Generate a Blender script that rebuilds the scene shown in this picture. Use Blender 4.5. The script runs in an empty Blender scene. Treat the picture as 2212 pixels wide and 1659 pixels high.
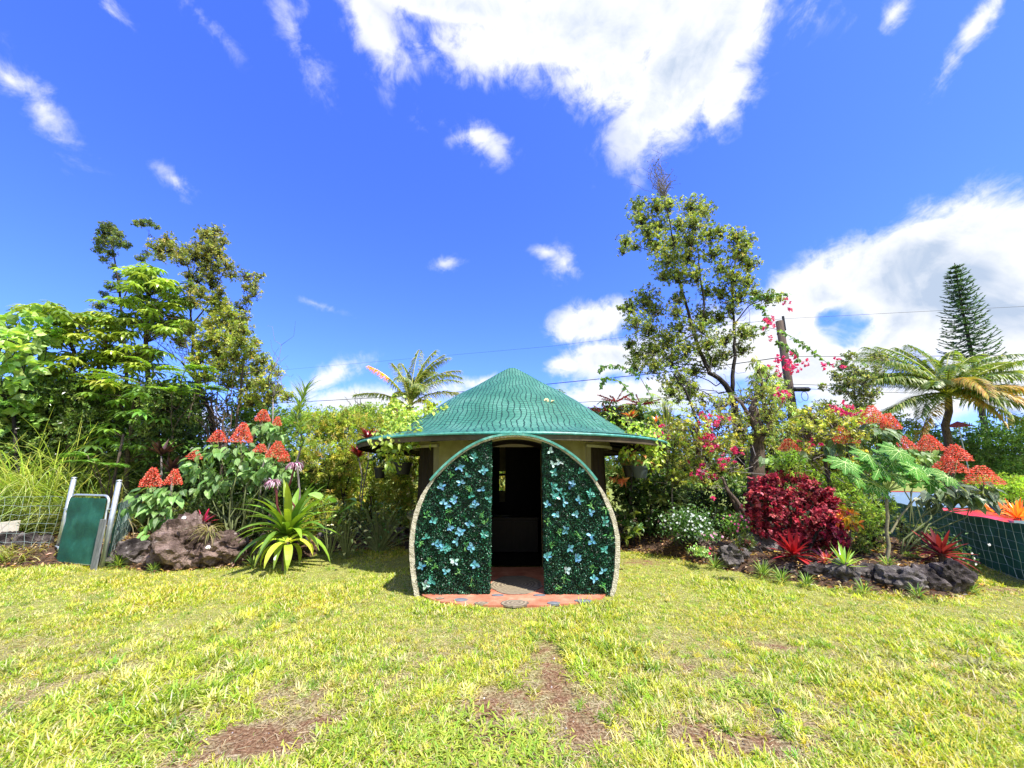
import bpy, math, zlib
import numpy as np
from mathutils import noise as mnoise, Vector
R = math.radians
S = bpy.context.scene

# ------------------------------------------------------------------ camera
PITCH = R(11.8); CAMH = 1.6; FOC = 831.0; CX, CY = 1106.0, 829.5
cam_d = bpy.data.cameras.new('camera'); cam = bpy.data.objects.new('camera', cam_d)
S.collection.objects.link(cam); S.camera = cam
cam.location = (0, 0, CAMH); cam.rotation_euler = (R(90) + PITCH, 0, 0)
cam_d.sensor_width = 36; cam_d.lens = FOC / 2212 * 36; cam_d.clip_start = .05; cam_d.clip_end = 2000
S.render.resolution_x, S.render.resolution_y = 1024, 768
S.view_settings.view_transform = 'Standard'; S.view_settings.look = 'None'
S.view_settings.exposure = 0.95; S.view_settings.gamma = 1.0
S.cycles.max_bounces = 7; S.cycles.diffuse_bounces = 3; S.cycles.glossy_bounces = 2
S.cycles.transmission_bounces = 4; S.cycles.transparent_max_bounces = 4
S.cycles.use_denoising = True
_s, _c = math.sin(PITCH), math.cos(PITCH)
def ray(px, py):
    x = (px - CX) / FOC; y = -(py - CY) / FOC
    return np.array([x, _c - y * _s, _s + y * _c])
def at(px, py, Y):                       # the point on that sight line at world depth Y
    d = ray(px, py); return np.array([0, 0, CAMH]) + d * (Y / d[1])
def gnd(px, py, z=0.0):
    d = ray(px, py); return np.array([0, 0, CAMH]) + d * ((z - CAMH) / d[2])
def mpp(Y, py=1000):                     # metres per reference pixel at depth Y
    return Y / ray(CX, py)[1] / FOC
def c5(cx, cy): return ((2200 + cx / 1.382) * .563, (500 + cy / 1.382) * .563)
def c4(cx, cy): return ((1350 + cx / 1.508) * .563, (1300 + cy / 1.508) * .563)
def c7(cx, cy): return ((2900 + cx / 1.8435) * .563, (1450 + cy / 1.8435) * .563)
def c8(cx, cy): return ((2900 + cx / 2.074) * .563, (900 + cy / 2.074) * .563)
def c1(cx, cy): return ((cx / 1.8433) * .563, (800 + cy / 1.8433) * .563)

# ------------------------------------------------------------------ sun and sky
SUN_EL, SUN_AZ = R(60), R(128)           # azimuth measured from +Y towards +X
sd = bpy.data.lights.new('sun', 'SUN'); sd.energy = 5.0; sd.angle = R(.5); sd.color = (1, .95, .86)
sun = bpy.data.objects.new('sun', sd); S.collection.objects.link(sun)
sv = Vector((math.sin(SUN_AZ) * math.cos(SUN_EL), math.cos(SUN_AZ) * math.cos(SUN_EL), math.sin(SUN_EL)))
sun.rotation_euler = sv.to_track_quat('Z', 'Y').to_euler()
W = bpy.data.worlds.new('World'); S.world = W; W.use_nodes = True
nt = W.node_tree; nt.nodes.clear()
def N(t, **k):
    n = nt.nodes.new(t)
    for a, b in k.items(): setattr(n, a, b)
    return n
def L(a, b): nt.links.new(a, b)
def math_(op, a, b=None, clamp=False, c=None):
    n = N('ShaderNodeMath', operation=op, use_clamp=clamp)
    for i, v in enumerate((a, b, c)):
        if v is None: continue
        if isinstance(v, (int, float)): n.inputs[i].default_value = v
        else: L(v, n.inputs[i])
    return n.outputs[0]
sky = N('ShaderNodeTexSky', sky_type='NISHITA'); sky.sun_disc = False
sky.sun_elevation = SUN_EL; sky.sun_rotation = SUN_AZ; sky.altitude = 50; sky.air_density = 1.0
sky.dust_density = .3; sky.ozone_density = 3.0
tint = N('ShaderNodeMix', data_type='RGBA', blend_type='MULTIPLY'); tint.inputs[0].default_value = 1
L(sky.outputs[0], tint.inputs[6]); tint.inputs[7].default_value = (.6, .86, 2.05, 1)
geo = N('ShaderNodeTexCoord'); D = geo.outputs['Generated']
def vdot(v):
    n = N('ShaderNodeVectorMath', operation='DOT_PRODUCT'); L(D, n.inputs[0]); n.inputs[1].default_value = v
    return n.outputs['Value']
# clouds: (px, py, half width, half height, tilt deg, softness weight)
CL = [(1290, 50, 430, 105, 8, 1.05), (1500, 110, 250, 125, -38, 1.05), (1340, 180, 210, 75, 20, .8), (1000, 15, 340, 50, 0, .85), (800, 50, 200, 70, 40, .66), (900, 90, 120, 40, 50, .5), (1620, 60, 110, 90, -50, .7),
      (640, 60, 150, 60, 50, .45), (1560, 210, 90, 80, -45, .8), (1030, 295, 95, 38, 10, .62), (1070, 320, 50, 40, 40, .5), (960, 570, 50, 20, -25, .45),
      (1220, 570, 38, 45, -30, .52), (1180, 545, 36, 16, 10, .5), (90, 230, 160, 60, 48, .55), (20, 170, 90, 60, 30, .6), (380, 390, 80, 36, 30, .5), (240, 20, 110, 50, 35, .5),
      (430, 30, 110, 34, 20, .45), (680, 655, 80, 14, 14, .38), (2110, 60, 200, 45, -42, .8), (2060, 120, 80, 36, -60, .7), (1930, 30, 70, 45, -60, .66),
      (2100, 625, 330, 150, -8, 1.5), (1960, 580, 190, 95, -28, 1.25), (1770, 640, 150, 90, -20, 1.1), (2180, 700, 200, 180, 0, 1.4), (1790, 790, 180, 90, 0, 1.0), (1620, 740, 170, 90, 0, .95),
      (1280, 700, 95, 48, -10, 1.0), (1215, 790, 70, 30, 0, .75), (1330, 770, 140, 60, 0, .85), (2000, 860, 260, 60, 0, 1.0), (1350, 850, 230, 50, 0, .8), (700, 820, 120, 32, -35, .72),
      (800, 870, 200, 40, 0, .8), (960, 840, 120, 40, 0, .65), (300, 900, 500, 60, 0, .6), (1040, 830, 90, 24, 0, .7)]
mx = None
nz = N('ShaderNodeTexNoise'); nz.inputs['Scale'].default_value = 3.2; nz.inputs['Detail'].default_value = 9; nz.inputs['Roughness'].default_value = .62
nz.inputs['Distortion'].default_value = .35
L(D, nz.inputs['Vector'])
nzw = N('ShaderNodeTexNoise'); nzw.inputs['Scale'].default_value = 7.5; nzw.inputs['Detail'].default_value = 7; nzw.inputs['Roughness'].default_value = .6
nzw.inputs['Distortion'].default_value = .8
L(D, nzw.inputs['Vector'])
for px, py, w, h, tl, wt in CL:
    c = ray(px, py); k = np.linalg.norm(c); c = c / k
    e1 = np.cross(c, (0, 0, 1)); e1 /= np.linalg.norm(e1); e2 = np.cross(e1, c)
    a = R(-tl); f1 = e1 * math.cos(a) + e2 * math.sin(a); f2 = -e1 * math.sin(a) + e2 * math.cos(a)
    cosoff = 1 / k; ru = w / FOC * cosoff ** 1.3; rv = h / FOC * cosoff ** 1.3
    cv = N('ShaderNodeCombineXYZ')
    L(vdot(tuple(f1 / ru)), cv.inputs[0]); L(math_('SUBTRACT', vdot(tuple(f2 / rv)), 0.0), cv.inputs[1])
    L(math_('MULTIPLY_ADD', vdot(tuple(c)), -3.0, c=3.0), cv.inputs[2])
    ln = N('ShaderNodeVectorMath', operation='LENGTH'); L(cv.outputs[0], ln.inputs[0])
    g = math_('MULTIPLY_ADD', ln.outputs['Value'], -.62, c=1.0)        # 1 at the middle, falls off outwards
    g = math_('MULTIPLY', math_('MAXIMUM', g, 0.0), wt)
    mx = g if mx is None else math_('MAXIMUM', mx, g)
hole = None
for px, py, w in ((1840, 700, 48), (1800, 685, 30)):
    c = ray(px, py); c = c / np.linalg.norm(c)
    h_ = math_('MULTIPLY', math_('SUBTRACT', vdot(tuple(c)), math.cos(w / FOC)), 6.0 / (1 - math.cos(w / FOC)) * .12); h_ = math_('MAXIMUM', h_, 0.0)
    hole = h_ if hole is None else math_('MAXIMUM', hole, h_)
mx = math_('MAXIMUM', math_('SUBTRACT', mx, math_('MULTIPLY', hole, .75)), 0.0)
# unseen white cloud added behind the camera to whiten the ambient light
back = math_('MULTIPLY', math_('MAXIMUM', math_('MULTIPLY_ADD', vdot((0, -1, 0)), 1.4, c=-.25), 0.0), 1.0, clamp=True)
mx = math_('MAXIMUM', mx, back)
nzf = N('ShaderNodeTexNoise'); nzf.inputs['Scale'].default_value = 17; nzf.inputs['Detail'].default_value = 8; nzf.inputs['Roughness'].default_value = .65; nzf.inputs['Distortion'].default_value = .5; L(D, nzf.inputs['Vector'])
nn = math_('ADD', math_('ADD', math_('MULTIPLY', nz.outputs['Fac'], .38), math_('MULTIPLY', nzw.outputs['Fac'], .32)), math_('MULTIPLY', nzf.outputs['Fac'], .3))
dn = math_('ADD', math_('MULTIPLY', mx, 1.15), math_('MULTIPLY_ADD', nn, 3.2, c=-1.86))
mr = N('ShaderNodeMapRange', interpolation_type='SMOOTHSTEP'); L(dn, mr.inputs[0])
mr.inputs[1].default_value = .0; mr.inputs[2].default_value = .5
mask = math_('MULTIPLY', mr.outputs[0], math_('MULTIPLY', mx, 1.75, clamp=True))
shade = N('ShaderNodeTexNoise'); shade.inputs['Scale'].default_value = 9; shade.inputs['Detail'].default_value = 7; shade.inputs['Distortion'].default_value = .6
L(D, shade.inputs['Vector'])
thick = math_('MULTIPLY', math_('MULTIPLY_ADD', dn, 1.5, clamp=True, c=-.55), math_('MULTIPLY_ADD', shade.outputs['Fac'], 3.4, clamp=True, c=-1.1))
cc = N('ShaderNodeMix', data_type='RGBA'); L(thick, cc.inputs[0])
cc.inputs[6].default_value = (5.9, 5.95, 6.1, 1); cc.inputs[7].default_value = (2.9, 3.5, 4.5, 1)
fin = N('ShaderNodeMix', data_type='RGBA'); L(mask, fin.inputs[0]); L(tint.outputs[2], fin.inputs[6]); L(cc.outputs[2], fin.inputs[7])
bg = N('ShaderNodeBackground'); bg.inputs[1].default_value = .10; L(fin.outputs[2], bg.inputs[0])
wo = N('ShaderNodeOutputWorld'); L(bg.outputs[0], wo.inputs[0])

# ------------------------------------------------------------------ mesh helpers
class MB:
    """collects vertices, faces, colours and uvs; build() links ONE mesh object"""
    def __init__(s): s.v = []; s.f3 = []; s.f4 = []; s.c = []; s.u = []; s.n = 0
    def add(s, v, f3=None, f4=None, col=(.5, .5, .5), uv=None):
        v = np.asarray(v, float).reshape(-1, 3)
        col = np.asarray(col, float)
        if col.ndim == 1: col = np.tile(col, (len(v), 1))
        s.v.append(v); s.c.append(col); s.u.append(np.zeros((len(v), 2)) if uv is None else np.asarray(uv, float))
        if f3 is not None and len(f3): s.f3.append(np.asarray(f3, np.int64).reshape(-1, 3) + s.n)
        if f4 is not None and len(f4): s.f4.append(np.asarray(f4, np.int64).reshape(-1, 4) + s.n)
        s.n += len(v)
    def box(s, c, d, col=(.5, .5, .5), rz=0.0, M=None):
        x, y, z = np.array(d) / 2
        v = np.array([[-x, -y, -z], [x, -y, -z], [x, y, -z], [-x, y, -z], [-x, -y, z], [x, -y, z], [x, y, z], [-x, y, z]])
        if M is not None: v = v @ np.asarray(M).T
        if rz: cz, sz = math.cos(rz), math.sin(rz); v = v @ np.array([[cz, sz, 0], [-sz, cz, 0], [0, 0, 1]])
        s.add(v + np.array(c), f4=[[0, 3, 2, 1], [4, 5, 6, 7], [0, 1, 5, 4], [1, 2, 6, 5], [2, 3, 7, 6], [3, 0, 4, 7]], col=col)
    def tube(s, pts, rad, k=6, col=(.5, .5, .5), cap=True):
        pts = np.asarray(pts, float); n = len(pts)
        rad = np.full(n, rad) if np.isscalar(rad) else np.asarray(rad, float)
        t = np.gradient(pts, axis=0); t /= np.linalg.norm(t, axis=1)[:, None] + 1e-9
        ref = np.array([0, 0, 1.]) if abs(t[:, 2]).mean() < .8 else np.array([1., 0, 0])
        a = np.cross(t, ref); a /= np.linalg.norm(a, axis=1)[:, None] + 1e-9; b = np.cross(t, a)
        an = np.arange(k) * 2 * math.pi / k
        v = pts[:, None] + rad[:, None, None] * (a[:, None] * np.cos(an)[None, :, None] + b[:, None] * np.sin(an)[None, :, None])
        i = np.arange(n - 1)[:, None] * k; j = np.arange(k)[None]; j2 = (j + 1) % k
        f = np.stack([i + j, i + j2, i + k + j2, i + k + j], -1).reshape(-1, 4)
        v = v.reshape(-1, 3); f3 = None
        if cap:
            v = np.vstack([v, pts[:1], pts[-1:]]); m = n * k
            f3 = [[m, (q + 1) % k, q] for q in range(k)] + [[m + 1, (n - 1) * k + q, (n - 1) * k + (q + 1) % k] for q in range(k)]
        u = np.zeros((len(v), 2))
        s.add(v, f3=f3, f4=f, col=col, uv=u)
    def build(s, name, mat, parent=None, smooth=False, loc=None):
        me = bpy.data.meshes.new(name)
        v = np.vstack(s.v); c = np.vstack(s.c); u = np.vstack(s.u)
        off = np.zeros(3)
        if parent is not None: off = np.array(parent['_o']) if '_o' in parent else np.array(parent.location)
        elif loc is not None: off = np.array(loc)
        v = v - off
        f3 = np.vstack(s.f3) if s.f3 else np.zeros((0, 3), np.int64); f4 = np.vstack(s.f4) if s.f4 else np.zeros((0, 4), np.int64)
        nl = f3.size + f4.size; npoly = len(f3) + len(f4)
        me.vertices.add(len(v)); me.vertices.foreach_set('co', v.astype(np.float32).ravel())
        me.loops.add(nl); li = np.concatenate([f3.ravel(), f4.ravel()]).astype(np.int32); me.loops.foreach_set('vertex_index', li)
        me.polygons.add(npoly)
        ls = np.concatenate([np.arange(len(f3)) * 3, f3.size + np.arange(len(f4)) * 4]).astype(np.int32)
        me.polygons.foreach_set('loop_start', ls)
        me.update(calc_edges=True)
        me.polygons.foreach_set('use_smooth', np.full(npoly, smooth))
        at_ = me.color_attributes.new('Col', 'FLOAT_COLOR', 'POINT')
        at_.data.foreach_set('color', np.hstack([c, np.ones((len(c), 1))]).astype(np.float32).ravel())
        if np.any(u):
            uvl = me.uv_layers.new(name='UVMap'); uvl.data.foreach_set('uv', u[li].astype(np.float32).ravel())
        me.materials.append(mat)
        o = bpy.data.objects.new(name, me); S.collection.objects.link(o)
        if parent is not None: o.parent = parent; o['_o'] = tuple(off)
        elif loc is not None: o.location = loc; o['_o'] = tuple(float(q) for q in loc)
        else: o['_o'] = (0., 0., 0.)
        return o
def tag(o, label, cat, group=None, kind=None):
    if label: o['label'] = label
    if cat: o['category'] = cat
    if group: o['group'] = group
    if kind: o['kind'] = kind
    return o
def thing(name, label, cat, loc, group=None):
    o = bpy.data.objects.new(name, None); S.collection.objects.link(o); o.location = tuple(float(q) for q in loc)
    o.empty_display_size = .1
    return tag(o, label, cat, group)
def rng_(s): return np.random.default_rng(zlib.crc32(s.encode()))
def nrm(a): return a / (np.linalg.norm(a, axis=-1, keepdims=True) + 1e-9)

# ------------------------------------------------------------------ materials
def mat(name):
    m = bpy.data.materials.new(name); m.use_nodes = True; t = m.node_tree; t.nodes.clear(); return m, t
class G:
    def __init__(s, t): s.t = t
    def n(s, ty, **k):
        n = s.t.nodes.new(ty)
        ins = k.pop('ins', {})
        for a, b in k.items(): setattr(n, a, b)
        for a, b in ins.items():
            if hasattr(b, 'is_output'): s.t.links.new(b, n.inputs[a])
            else: n.inputs[a].default_value = b
        return n
    def l(s, a, b): s.t.links.new(a, b)
    def m(s, op, a, b=0.0, c=0.0, clamp=False): return s.n('ShaderNodeMath', operation=op, use_clamp=clamp, ins={0: a, 1: b, 2: c}).outputs[0]
    def mix(s, f, a, b, bt='MIX'): return s.n('ShaderNodeMix', data_type='RGBA', blend_type=bt, ins={0: f, 6: a, 7: b}).outputs[2]
    def noise(s, sc, det=4, vec=None, rough=.55, dist=0.0):
        i = {'Scale': sc, 'Detail': det, 'Roughness': rough, 'Distortion': dist}
        if vec is not None: i['Vector'] = vec
        return s.n('ShaderNodeTexNoise', ins=i).outputs['Fac']
    def ramp(s, f, stops):
        r = s.n('ShaderNodeValToRGB', ins={0: f}); e = r.color_ramp.elements
        while len(e) < len(stops): e.new(.5)
        for q, (p, c) in zip(e, stops): q.position = p; q.color = (*c, 1) if len(c) == 3 else c
        return r.outputs[0]
    def bump(s, h, st=.3, d=.02): return s.n('ShaderNodeBump', ins={'Strength': st, 'Distance': d, 'Height': h}).outputs[0]
    def out(s, b): s.t.links.new(b, s.n('ShaderNodeOutputMaterial').inputs[0])
    def bsdf(s, col, rough=.6, metal=0.0, nor=None, spec=.4):
        i = {'Base Color': col, 'Roughness': rough, 'Metallic': metal, 'Specular IOR Level': spec}
        if nor is not None: i['Normal'] = nor
        return s.n('ShaderNodeBsdfPrincipled', ins=i).outputs[0]
    def obj(s): return s.n('ShaderNodeTexCoord').outputs['Object']
    def uv(s): return s.n('ShaderNodeTexCoord').outputs['UV']
def rgba(c): return (c[0], c[1], c[2], 1)
def leafmat(name, rough=.42, trans=.35, spec=.5, veins=0.0):
    m, t = mat(name); g = G(t)
    col = g.n('ShaderNodeVertexColor', layer_name='Col').outputs[0]
    if name != 'petal' and name != 'plastic_leaf' and name != 'grass_blade': col = g.mix(1.0, col, (1.42, 1.38, 1.1, 1), 'MULTIPLY')
    if veins:
        sp = g.n('ShaderNodeSeparateXYZ', ins={0: g.uv()})
        d = g.m('ABSOLUTE', g.m('SUBTRACT', sp.outputs[1], .5))
        ch = g.m('PINGPONG', g.m('MULTIPLY', g.m('SUBTRACT', sp.outputs[0], g.m('MULTIPLY', d, .9)), 7.0), .5)
        v = g.m('MAXIMUM', g.m('LESS_THAN', ch, .07), g.m('LESS_THAN', d, .028))
        col = g.mix(g.m('MULTIPLY', v, veins), col, (.42, .55, .25, 1))
        h = g.m('MULTIPLY', g.m('MINIMUM', ch, .2), 5.0)
        nor = g.bump(h, .5, .004)
    else: nor = None
    b = g.bsdf(col, rough, nor=nor, spec=spec)
    tc = g.mix(1.0, col, (1.1, 1.1, 1.1, 1) if name == 'petal' else (1.7, 1.7, .6, 1), 'MULTIPLY')
    tr = g.n('ShaderNodeBsdfTranslucent', ins={0: tc}).outputs[0]
    ms = g.n('ShaderNodeMixShader', ins={0: trans, 1: b, 2: tr}).outputs[0]
    g.out(ms); return m
LEAF = leafmat('leaf'); GLOSSY = leafmat('glossy_leaf', .28, .25, .6); MATTE = leafmat('matte_leaf', .65, .2, .15); VEINED = leafmat('veined_leaf', .4, .3, .5, .55)
GRASS = leafmat('grass_blade', .5, .38, .3); PETAL = leafmat('petal', .6, .3, .2); FAUX = leafmat('plastic_leaf', .38, .12, .5)
def simple(name, c1, c2, sc=8, rough=.7, bs=.3, bd=.02, metal=0.0, det=6, stretch=None, spec=.3):
    m, t = mat(name); g = G(t); v = g.obj()
    if stretch: v = g.n('ShaderNodeMapping', ins={0: v, 3: stretch}).outputs[0]
    f = g.noise(sc, det, v, .6)
    col = g.ramp(f, [(.3, c1), (.7, c2)])
    g.out(g.bsdf(col, rough, metal, g.bump(g.noise(sc * 4, 5, v), bs, bd), spec)); return m
BARK = simple('bark', (.05, .035, .025), (.2, .15, .11), 14, .9, .8, .03, stretch=(3, 3, .6))
DBARK = simple('dark_bark', (.012, .01, .009), (.06, .048, .04), 14, .9, .6, .02, stretch=(3, 3, .6))
GREYW = simple('grey_twig', (.12, .1, .09), (.3, .27, .25), 14, .9, .4, .02, stretch=(3, 3, .6))
STEM = simple('green_stem', (.1, .14, .04), (.2, .22, .1), 14, .7, .3, .01)
PAPST = simple('papaya_stem', (.16, .15, .07), (.34, .31, .18), 22, .7, .5, .01, stretch=(1, 1, 3))
MULCH = simple('mulch', (.02, .012, .008), (.22, .13, .08), 28, .95, 1, .05)
CREAM = simple('cream_stucco', (.26, .23, .1), (.4, .36, .18), 6, .9, .4, .01)
GALV = simple('galvanised_steel', (.42, .47, .48), (.62, .66, .66), 20, .42, .15, .004, .7)
BOARD = simple('weathered_board', (.1, .11, .11), (.26, .27, .26), 9, .8, .5, .008, stretch=(6, 6, .8))
PLAST = simple('dark_plastic', (.035, .045, .045), (.05, .065, .065), 9, .5, .1, .004)
BLK = simple('black_plastic', (.008, .008, .008), (.016, .016, .016), 9, .5, .1, .004)
POLE = simple('pole_wood', (.03, .022, .018), (.12, .085, .06), 6, .85, .6, .02, stretch=(5, 5, .5))
CABLE = simple('cable', (.015, .017, .02), (.03, .032, .035), 5, .6, 0, .01)
WIRE = simple('wire', (.3, .4, .36), (.5, .6, .55), 12, .4, 0, .01, .5)
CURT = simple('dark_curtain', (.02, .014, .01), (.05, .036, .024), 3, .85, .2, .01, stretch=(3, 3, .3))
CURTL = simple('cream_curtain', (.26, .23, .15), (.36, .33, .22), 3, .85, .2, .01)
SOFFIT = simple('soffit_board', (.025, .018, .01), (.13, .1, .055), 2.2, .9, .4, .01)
TRIM = simple('pale_trim', (.55, .52, .38), (.68, .65, .5), 5, .6, .1, .004)
DWOOD_SHADE = simple('dark_wood_and_shade', (.005, .004, .003), (.014, .01, .008), 8, .5, .2, .004, stretch=(4, 4, .5))  # dark wood, also the near-black shade colour of the hut interior
PALEW = simple('pale_crate', (.6, .55, .45), (.75, .7, .6), 12, .8, .3, .01)
BLUESH = simple('blue_tarp', (.2, .33, .5), (.3, .45, .62), 9, .5, .2, .01)
SHELL = simple('shell', (.7, .7, .68), (.82, .82, .8), 30, .4, .2, .004)

def rockmat(name, a, b, c):
    m, t = mat(name); g = G(t); v = g.obj()
    f = g.noise(3.5, 8, v, .65); col = g.ramp(f, [(.36, a), (.5, b), (.62, c)])
    vo = g.n('ShaderNodeTexVoronoi', ins={'Vector': v, 'Scale': 42.0}).outputs['Distance']
    pit = g.m('MULTIPLY', g.m('LESS_THAN', vo, .28), g.m('GREATER_THAN', g.noise(9, 3, v), .48))
    lich = g.m('GREATER_THAN', g.noise(14, 6, v, .7), .64)
    col = g.mix(g.m('MULTIPLY', lich, .5), col, (.42, .4, .36, 1))
    h = g.m('SUBTRACT', g.m('ADD', g.m('MULTIPLY', g.noise(11, 9, v, .7), 1.6), g.m('MULTIPLY', g.noise(50, 4, v), .3)), g.m('MULTIPLY', pit, .6))
    g.out(g.bsdf(col, .92, nor=g.bump(h, 1, .06), spec=.2)); return m
ROCKB = rockmat('brown_lava', (.045, .028, .022), (.16, .11, .09), (.32, .23, .19))
ROCKD = rockmat('dark_lava', (.016, .012, .011), (.085, .07, .064), (.24, .2, .185))
ROCKG = rockmat('grey_lava', (.04, .035, .033), (.16, .14, .13), (.34, .31, .29))

m, t = mat('soil'); g = G(t); v = g.obj()
big = g.noise(.9, 5, v, .6); fine = g.noise(38, 6, v, .7); mid = g.noise(7, 5, v, .6)
soil = g.ramp(fine, [(.3, (.07, .032, .026)), (.55, (.17, .085, .066)), (.75, (.3, .2, .16))])
thatch = g.ramp(fine, [(.3, (.2, .19, .06)), (.6, (.44, .41, .17)), (.8, (.62, .56, .3))])
far = g.n('ShaderNodeVectorMath', operation='LENGTH', ins={0: v}).outputs['Value']
col = g.mix(g.m('MULTIPLY_ADD', g.m('ADD', big, mid), 3.2, -2.45, True), soil, thatch)
fc = g.ramp(fine, [(.3, (.12, .16, .03)), (.7, (.3, .34, .08))])
col = g.mix(g.m('MULTIPLY_ADD', far, .5, -4.2, True), col, fc)
g.out(g.bsdf(col, .95, nor=g.bump(g.m('ADD', fine, mid), .8, .03), spec=.15)); SOIL = m

m, t = mat('netted_green_roof'); g = G(t); uv = g.uv(); ob = g.obj()
nzv = g.n('ShaderNodeTexNoise', ins={'Vector': ob, 'Scale': 1.6, 'Detail': 3.0})
vv = g.n('ShaderNodeVectorMath', operation='MULTIPLY_ADD', ins={0: nzv.outputs['Color'], 1: (.3, .3, 0), 2: uv}).outputs[0]
sp = g.n('ShaderNodeSeparateXYZ', ins={0: vv})
lu = g.m('PINGPONG', g.m('MULTIPLY', sp.outputs[0], 11.5), .5); lv = g.m('PINGPONG', g.m('MULTIPLY', sp.outputs[1], 15.0), .5)
line = g.m('MAXIMUM', g.m('LESS_THAN', lu, .1), g.m('MULTIPLY', g.m('LESS_THAN', lv, .09), .8))
base = g.ramp(g.noise(1.3, 7, ob, .65), [(.3, (.025, .13, .08)), (.5, (.05, .195, .125)), (.7, (.13, .31, .225))])
# worn pale streaks
base = g.mix(g.m('MULTIPLY', g.m('GREATER_THAN', g.noise(30, 5, ob, .7), .66), .5), base, (.1, .3, .23, 1))
base = g.mix(g.m('MULTIPLY_ADD', g.noise(.9, 8, ob, .7), 3.0, -1.5, True), base, (.02, .12, .08, 1)); base = g.mix(g.m('MULTIPLY', g.m('GREATER_THAN', g.noise(5, 9, ob, .75), .63), .45), base, (.05, .09, .05, 1))
col = g.mix(g.m('MULTIPLY', line, .95), base, (.004, .035, .022, 1))
h = g.m('ADD', g.m('MULTIPLY', lv, 1.2), g.m('MULTIPLY', line, .8))
g.out(g.bsdf(col, .5, nor=g.bump(h, .5, .012), spec=.35)); ROOF = m

m, t = mat('green_metal'); g = G(t); ob = g.obj()
col = g.ramp(g.noise(9, 7, ob, .7), [(.3, (.03, .16, .12)), (.55, (.09, .35, .28)), (.72, (.28, .52, .45))])
g.out(g.bsdf(col, .4, nor=g.bump(g.noise(30, 3, ob), .2, .005), spec=.5)); GMET = m
m, t = mat('rough_stucco'); g = G(t); ob = g.obj()
f = g.noise(26, 6, ob, .65); col = g.ramp(f, [(.34, (.38, .35, .24)), (.5, (.55, .51, .38)), (.68, (.7, .66, .52))])
g.out(g.bsdf(col, .95, nor=g.bump(g.m('ADD', f, g.noise(70, 3, ob)), 1, .02), spec=.15)); STUC = m
m, t = mat('shade_cloth'); g = G(t); ob = g.obj()
sp = g.n('ShaderNodeSeparateXYZ', ins={0: ob})
wv = g.m('MULTIPLY', g.m('SINE', g.m('MULTIPLY', sp.outputs[0], 420.0)), g.m('SINE', g.m('MULTIPLY', sp.outputs[2], 420.0)))
col = g.ramp(g.noise(3.2, 8, ob, .68), [(.3, (.004, .05, .032)), (.5, (.008, .095, .062)), (.7, (.03, .17, .12))])
g.out(g.bsdf(col, .6, nor=g.bump(g.m('ADD', wv, g.m('MULTIPLY', g.noise(5, 4, ob), 5.0)), .4, .01), spec=.35)); CLOTH = m
m, t = mat('painted_concrete'); g = G(t); ob = g.obj()
f = g.noise(5, 8, ob, .65); col = g.ramp(f, [(.3, (.34, .1, .055)), (.55, (.52, .2, .12)), (.75, (.62, .33, .22))])
g.out(g.bsdf(col, .85, nor=g.bump(g.noise(40, 5, ob), .5, .006), spec=.2)); CONC = m
m, t = mat('wood_slice'); g = G(t); ob = g.obj()
ln = g.n('ShaderNodeVectorMath', operation='LENGTH', ins={0: g.n('ShaderNodeVectorMath', operation='MULTIPLY', ins={0: ob, 1: (1, 1.2, 0)}).outputs[0]}).outputs['Value']
rg = g.m('SINE', g.m('MULTIPLY_ADD', ln, 120.0, g.m('MULTIPLY', g.noise(6, 4, ob), 16.0)))
col = g.mix(g.m('MULTIPLY_ADD', rg, .5, .5), (.3, .25, .17, 1), (.14, .11, .08, 1))
g.out(g.bsdf(col, .8, nor=g.bump(rg, .3, .004), spec=.2)); SLICE = m
m, t = mat('blue_grey_stone'); g = G(t); ob = g.obj()
col = g.ramp(g.noise(9, 6, ob), [(.3, (.08, .09, .1)), (.7, (.2, .22, .24))]); g.out(g.bsdf(col, .8, nor=g.bump(g.noise(30, 4, ob), .4, .005))); SGREY = m
m, t = mat('red_paint'); g = G(t); ob = g.obj()
g.out(g.n('ShaderNodeBsdfPrincipled', ins={'Base Color': (.62, .03, .05, 1), 'Roughness': .35, 'Coat Weight': .6, 'Coat Roughness': .08}).outputs[0]); REDP = m
m, t = mat('car_glass'); g = G(t)
g.out(g.n('ShaderNodeBsdfPrincipled', ins={'Base Color': (.2, .3, .42, 1), 'Roughness': .08, 'Specular IOR Level': .9, 'Coat Weight': 1.0, 'Coat Roughness': .03}).outputs[0]); CGLASS = m
m, t = mat('rubber'); g = G(t); g.out(g.bsdf((.015, .015, .015, 1), .8)); RUB = m
m, t = mat('rusty_dark_stones'); g = G(t)

# ------------------------------------------------------------------ foliage helpers
T2 = (np.array([[0, 0, 0], [.42, .5, .1], [1, 0, -.12], [.42, -.5, .1]]), [[0, 2, 1], [0, 3, 2]])
T8 = (np.array([[0, 0, 0], [.2, .4, .08], [.6, .4, .08], [1, 0, -.2], [.6, -.4, .08], [.2, -.4, .08], [.3, 0, .0], [.65, 0, -.03]]),
      [[0, 6, 1], [6, 7, 2], [6, 2, 1], [7, 3, 2], [0, 5, 6], [5, 4, 7], [5, 7, 6], [4, 3, 7]])
TB = (np.array([[0, 0, 0], [.15, .3, .0], [.45, .5, .02], [.8, .32, .0], [1, 0, -.05], [.8, -.32, .0], [.45, -.5, .02], [.15, -.3, .0], [.45, 0, -.05]]), [[0, 8, 1], [8, 2, 1], [8, 3, 2], [8, 4, 3], [0, 7, 8], [8, 7, 6], [8, 6, 5], [8, 5, 4]])
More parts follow.
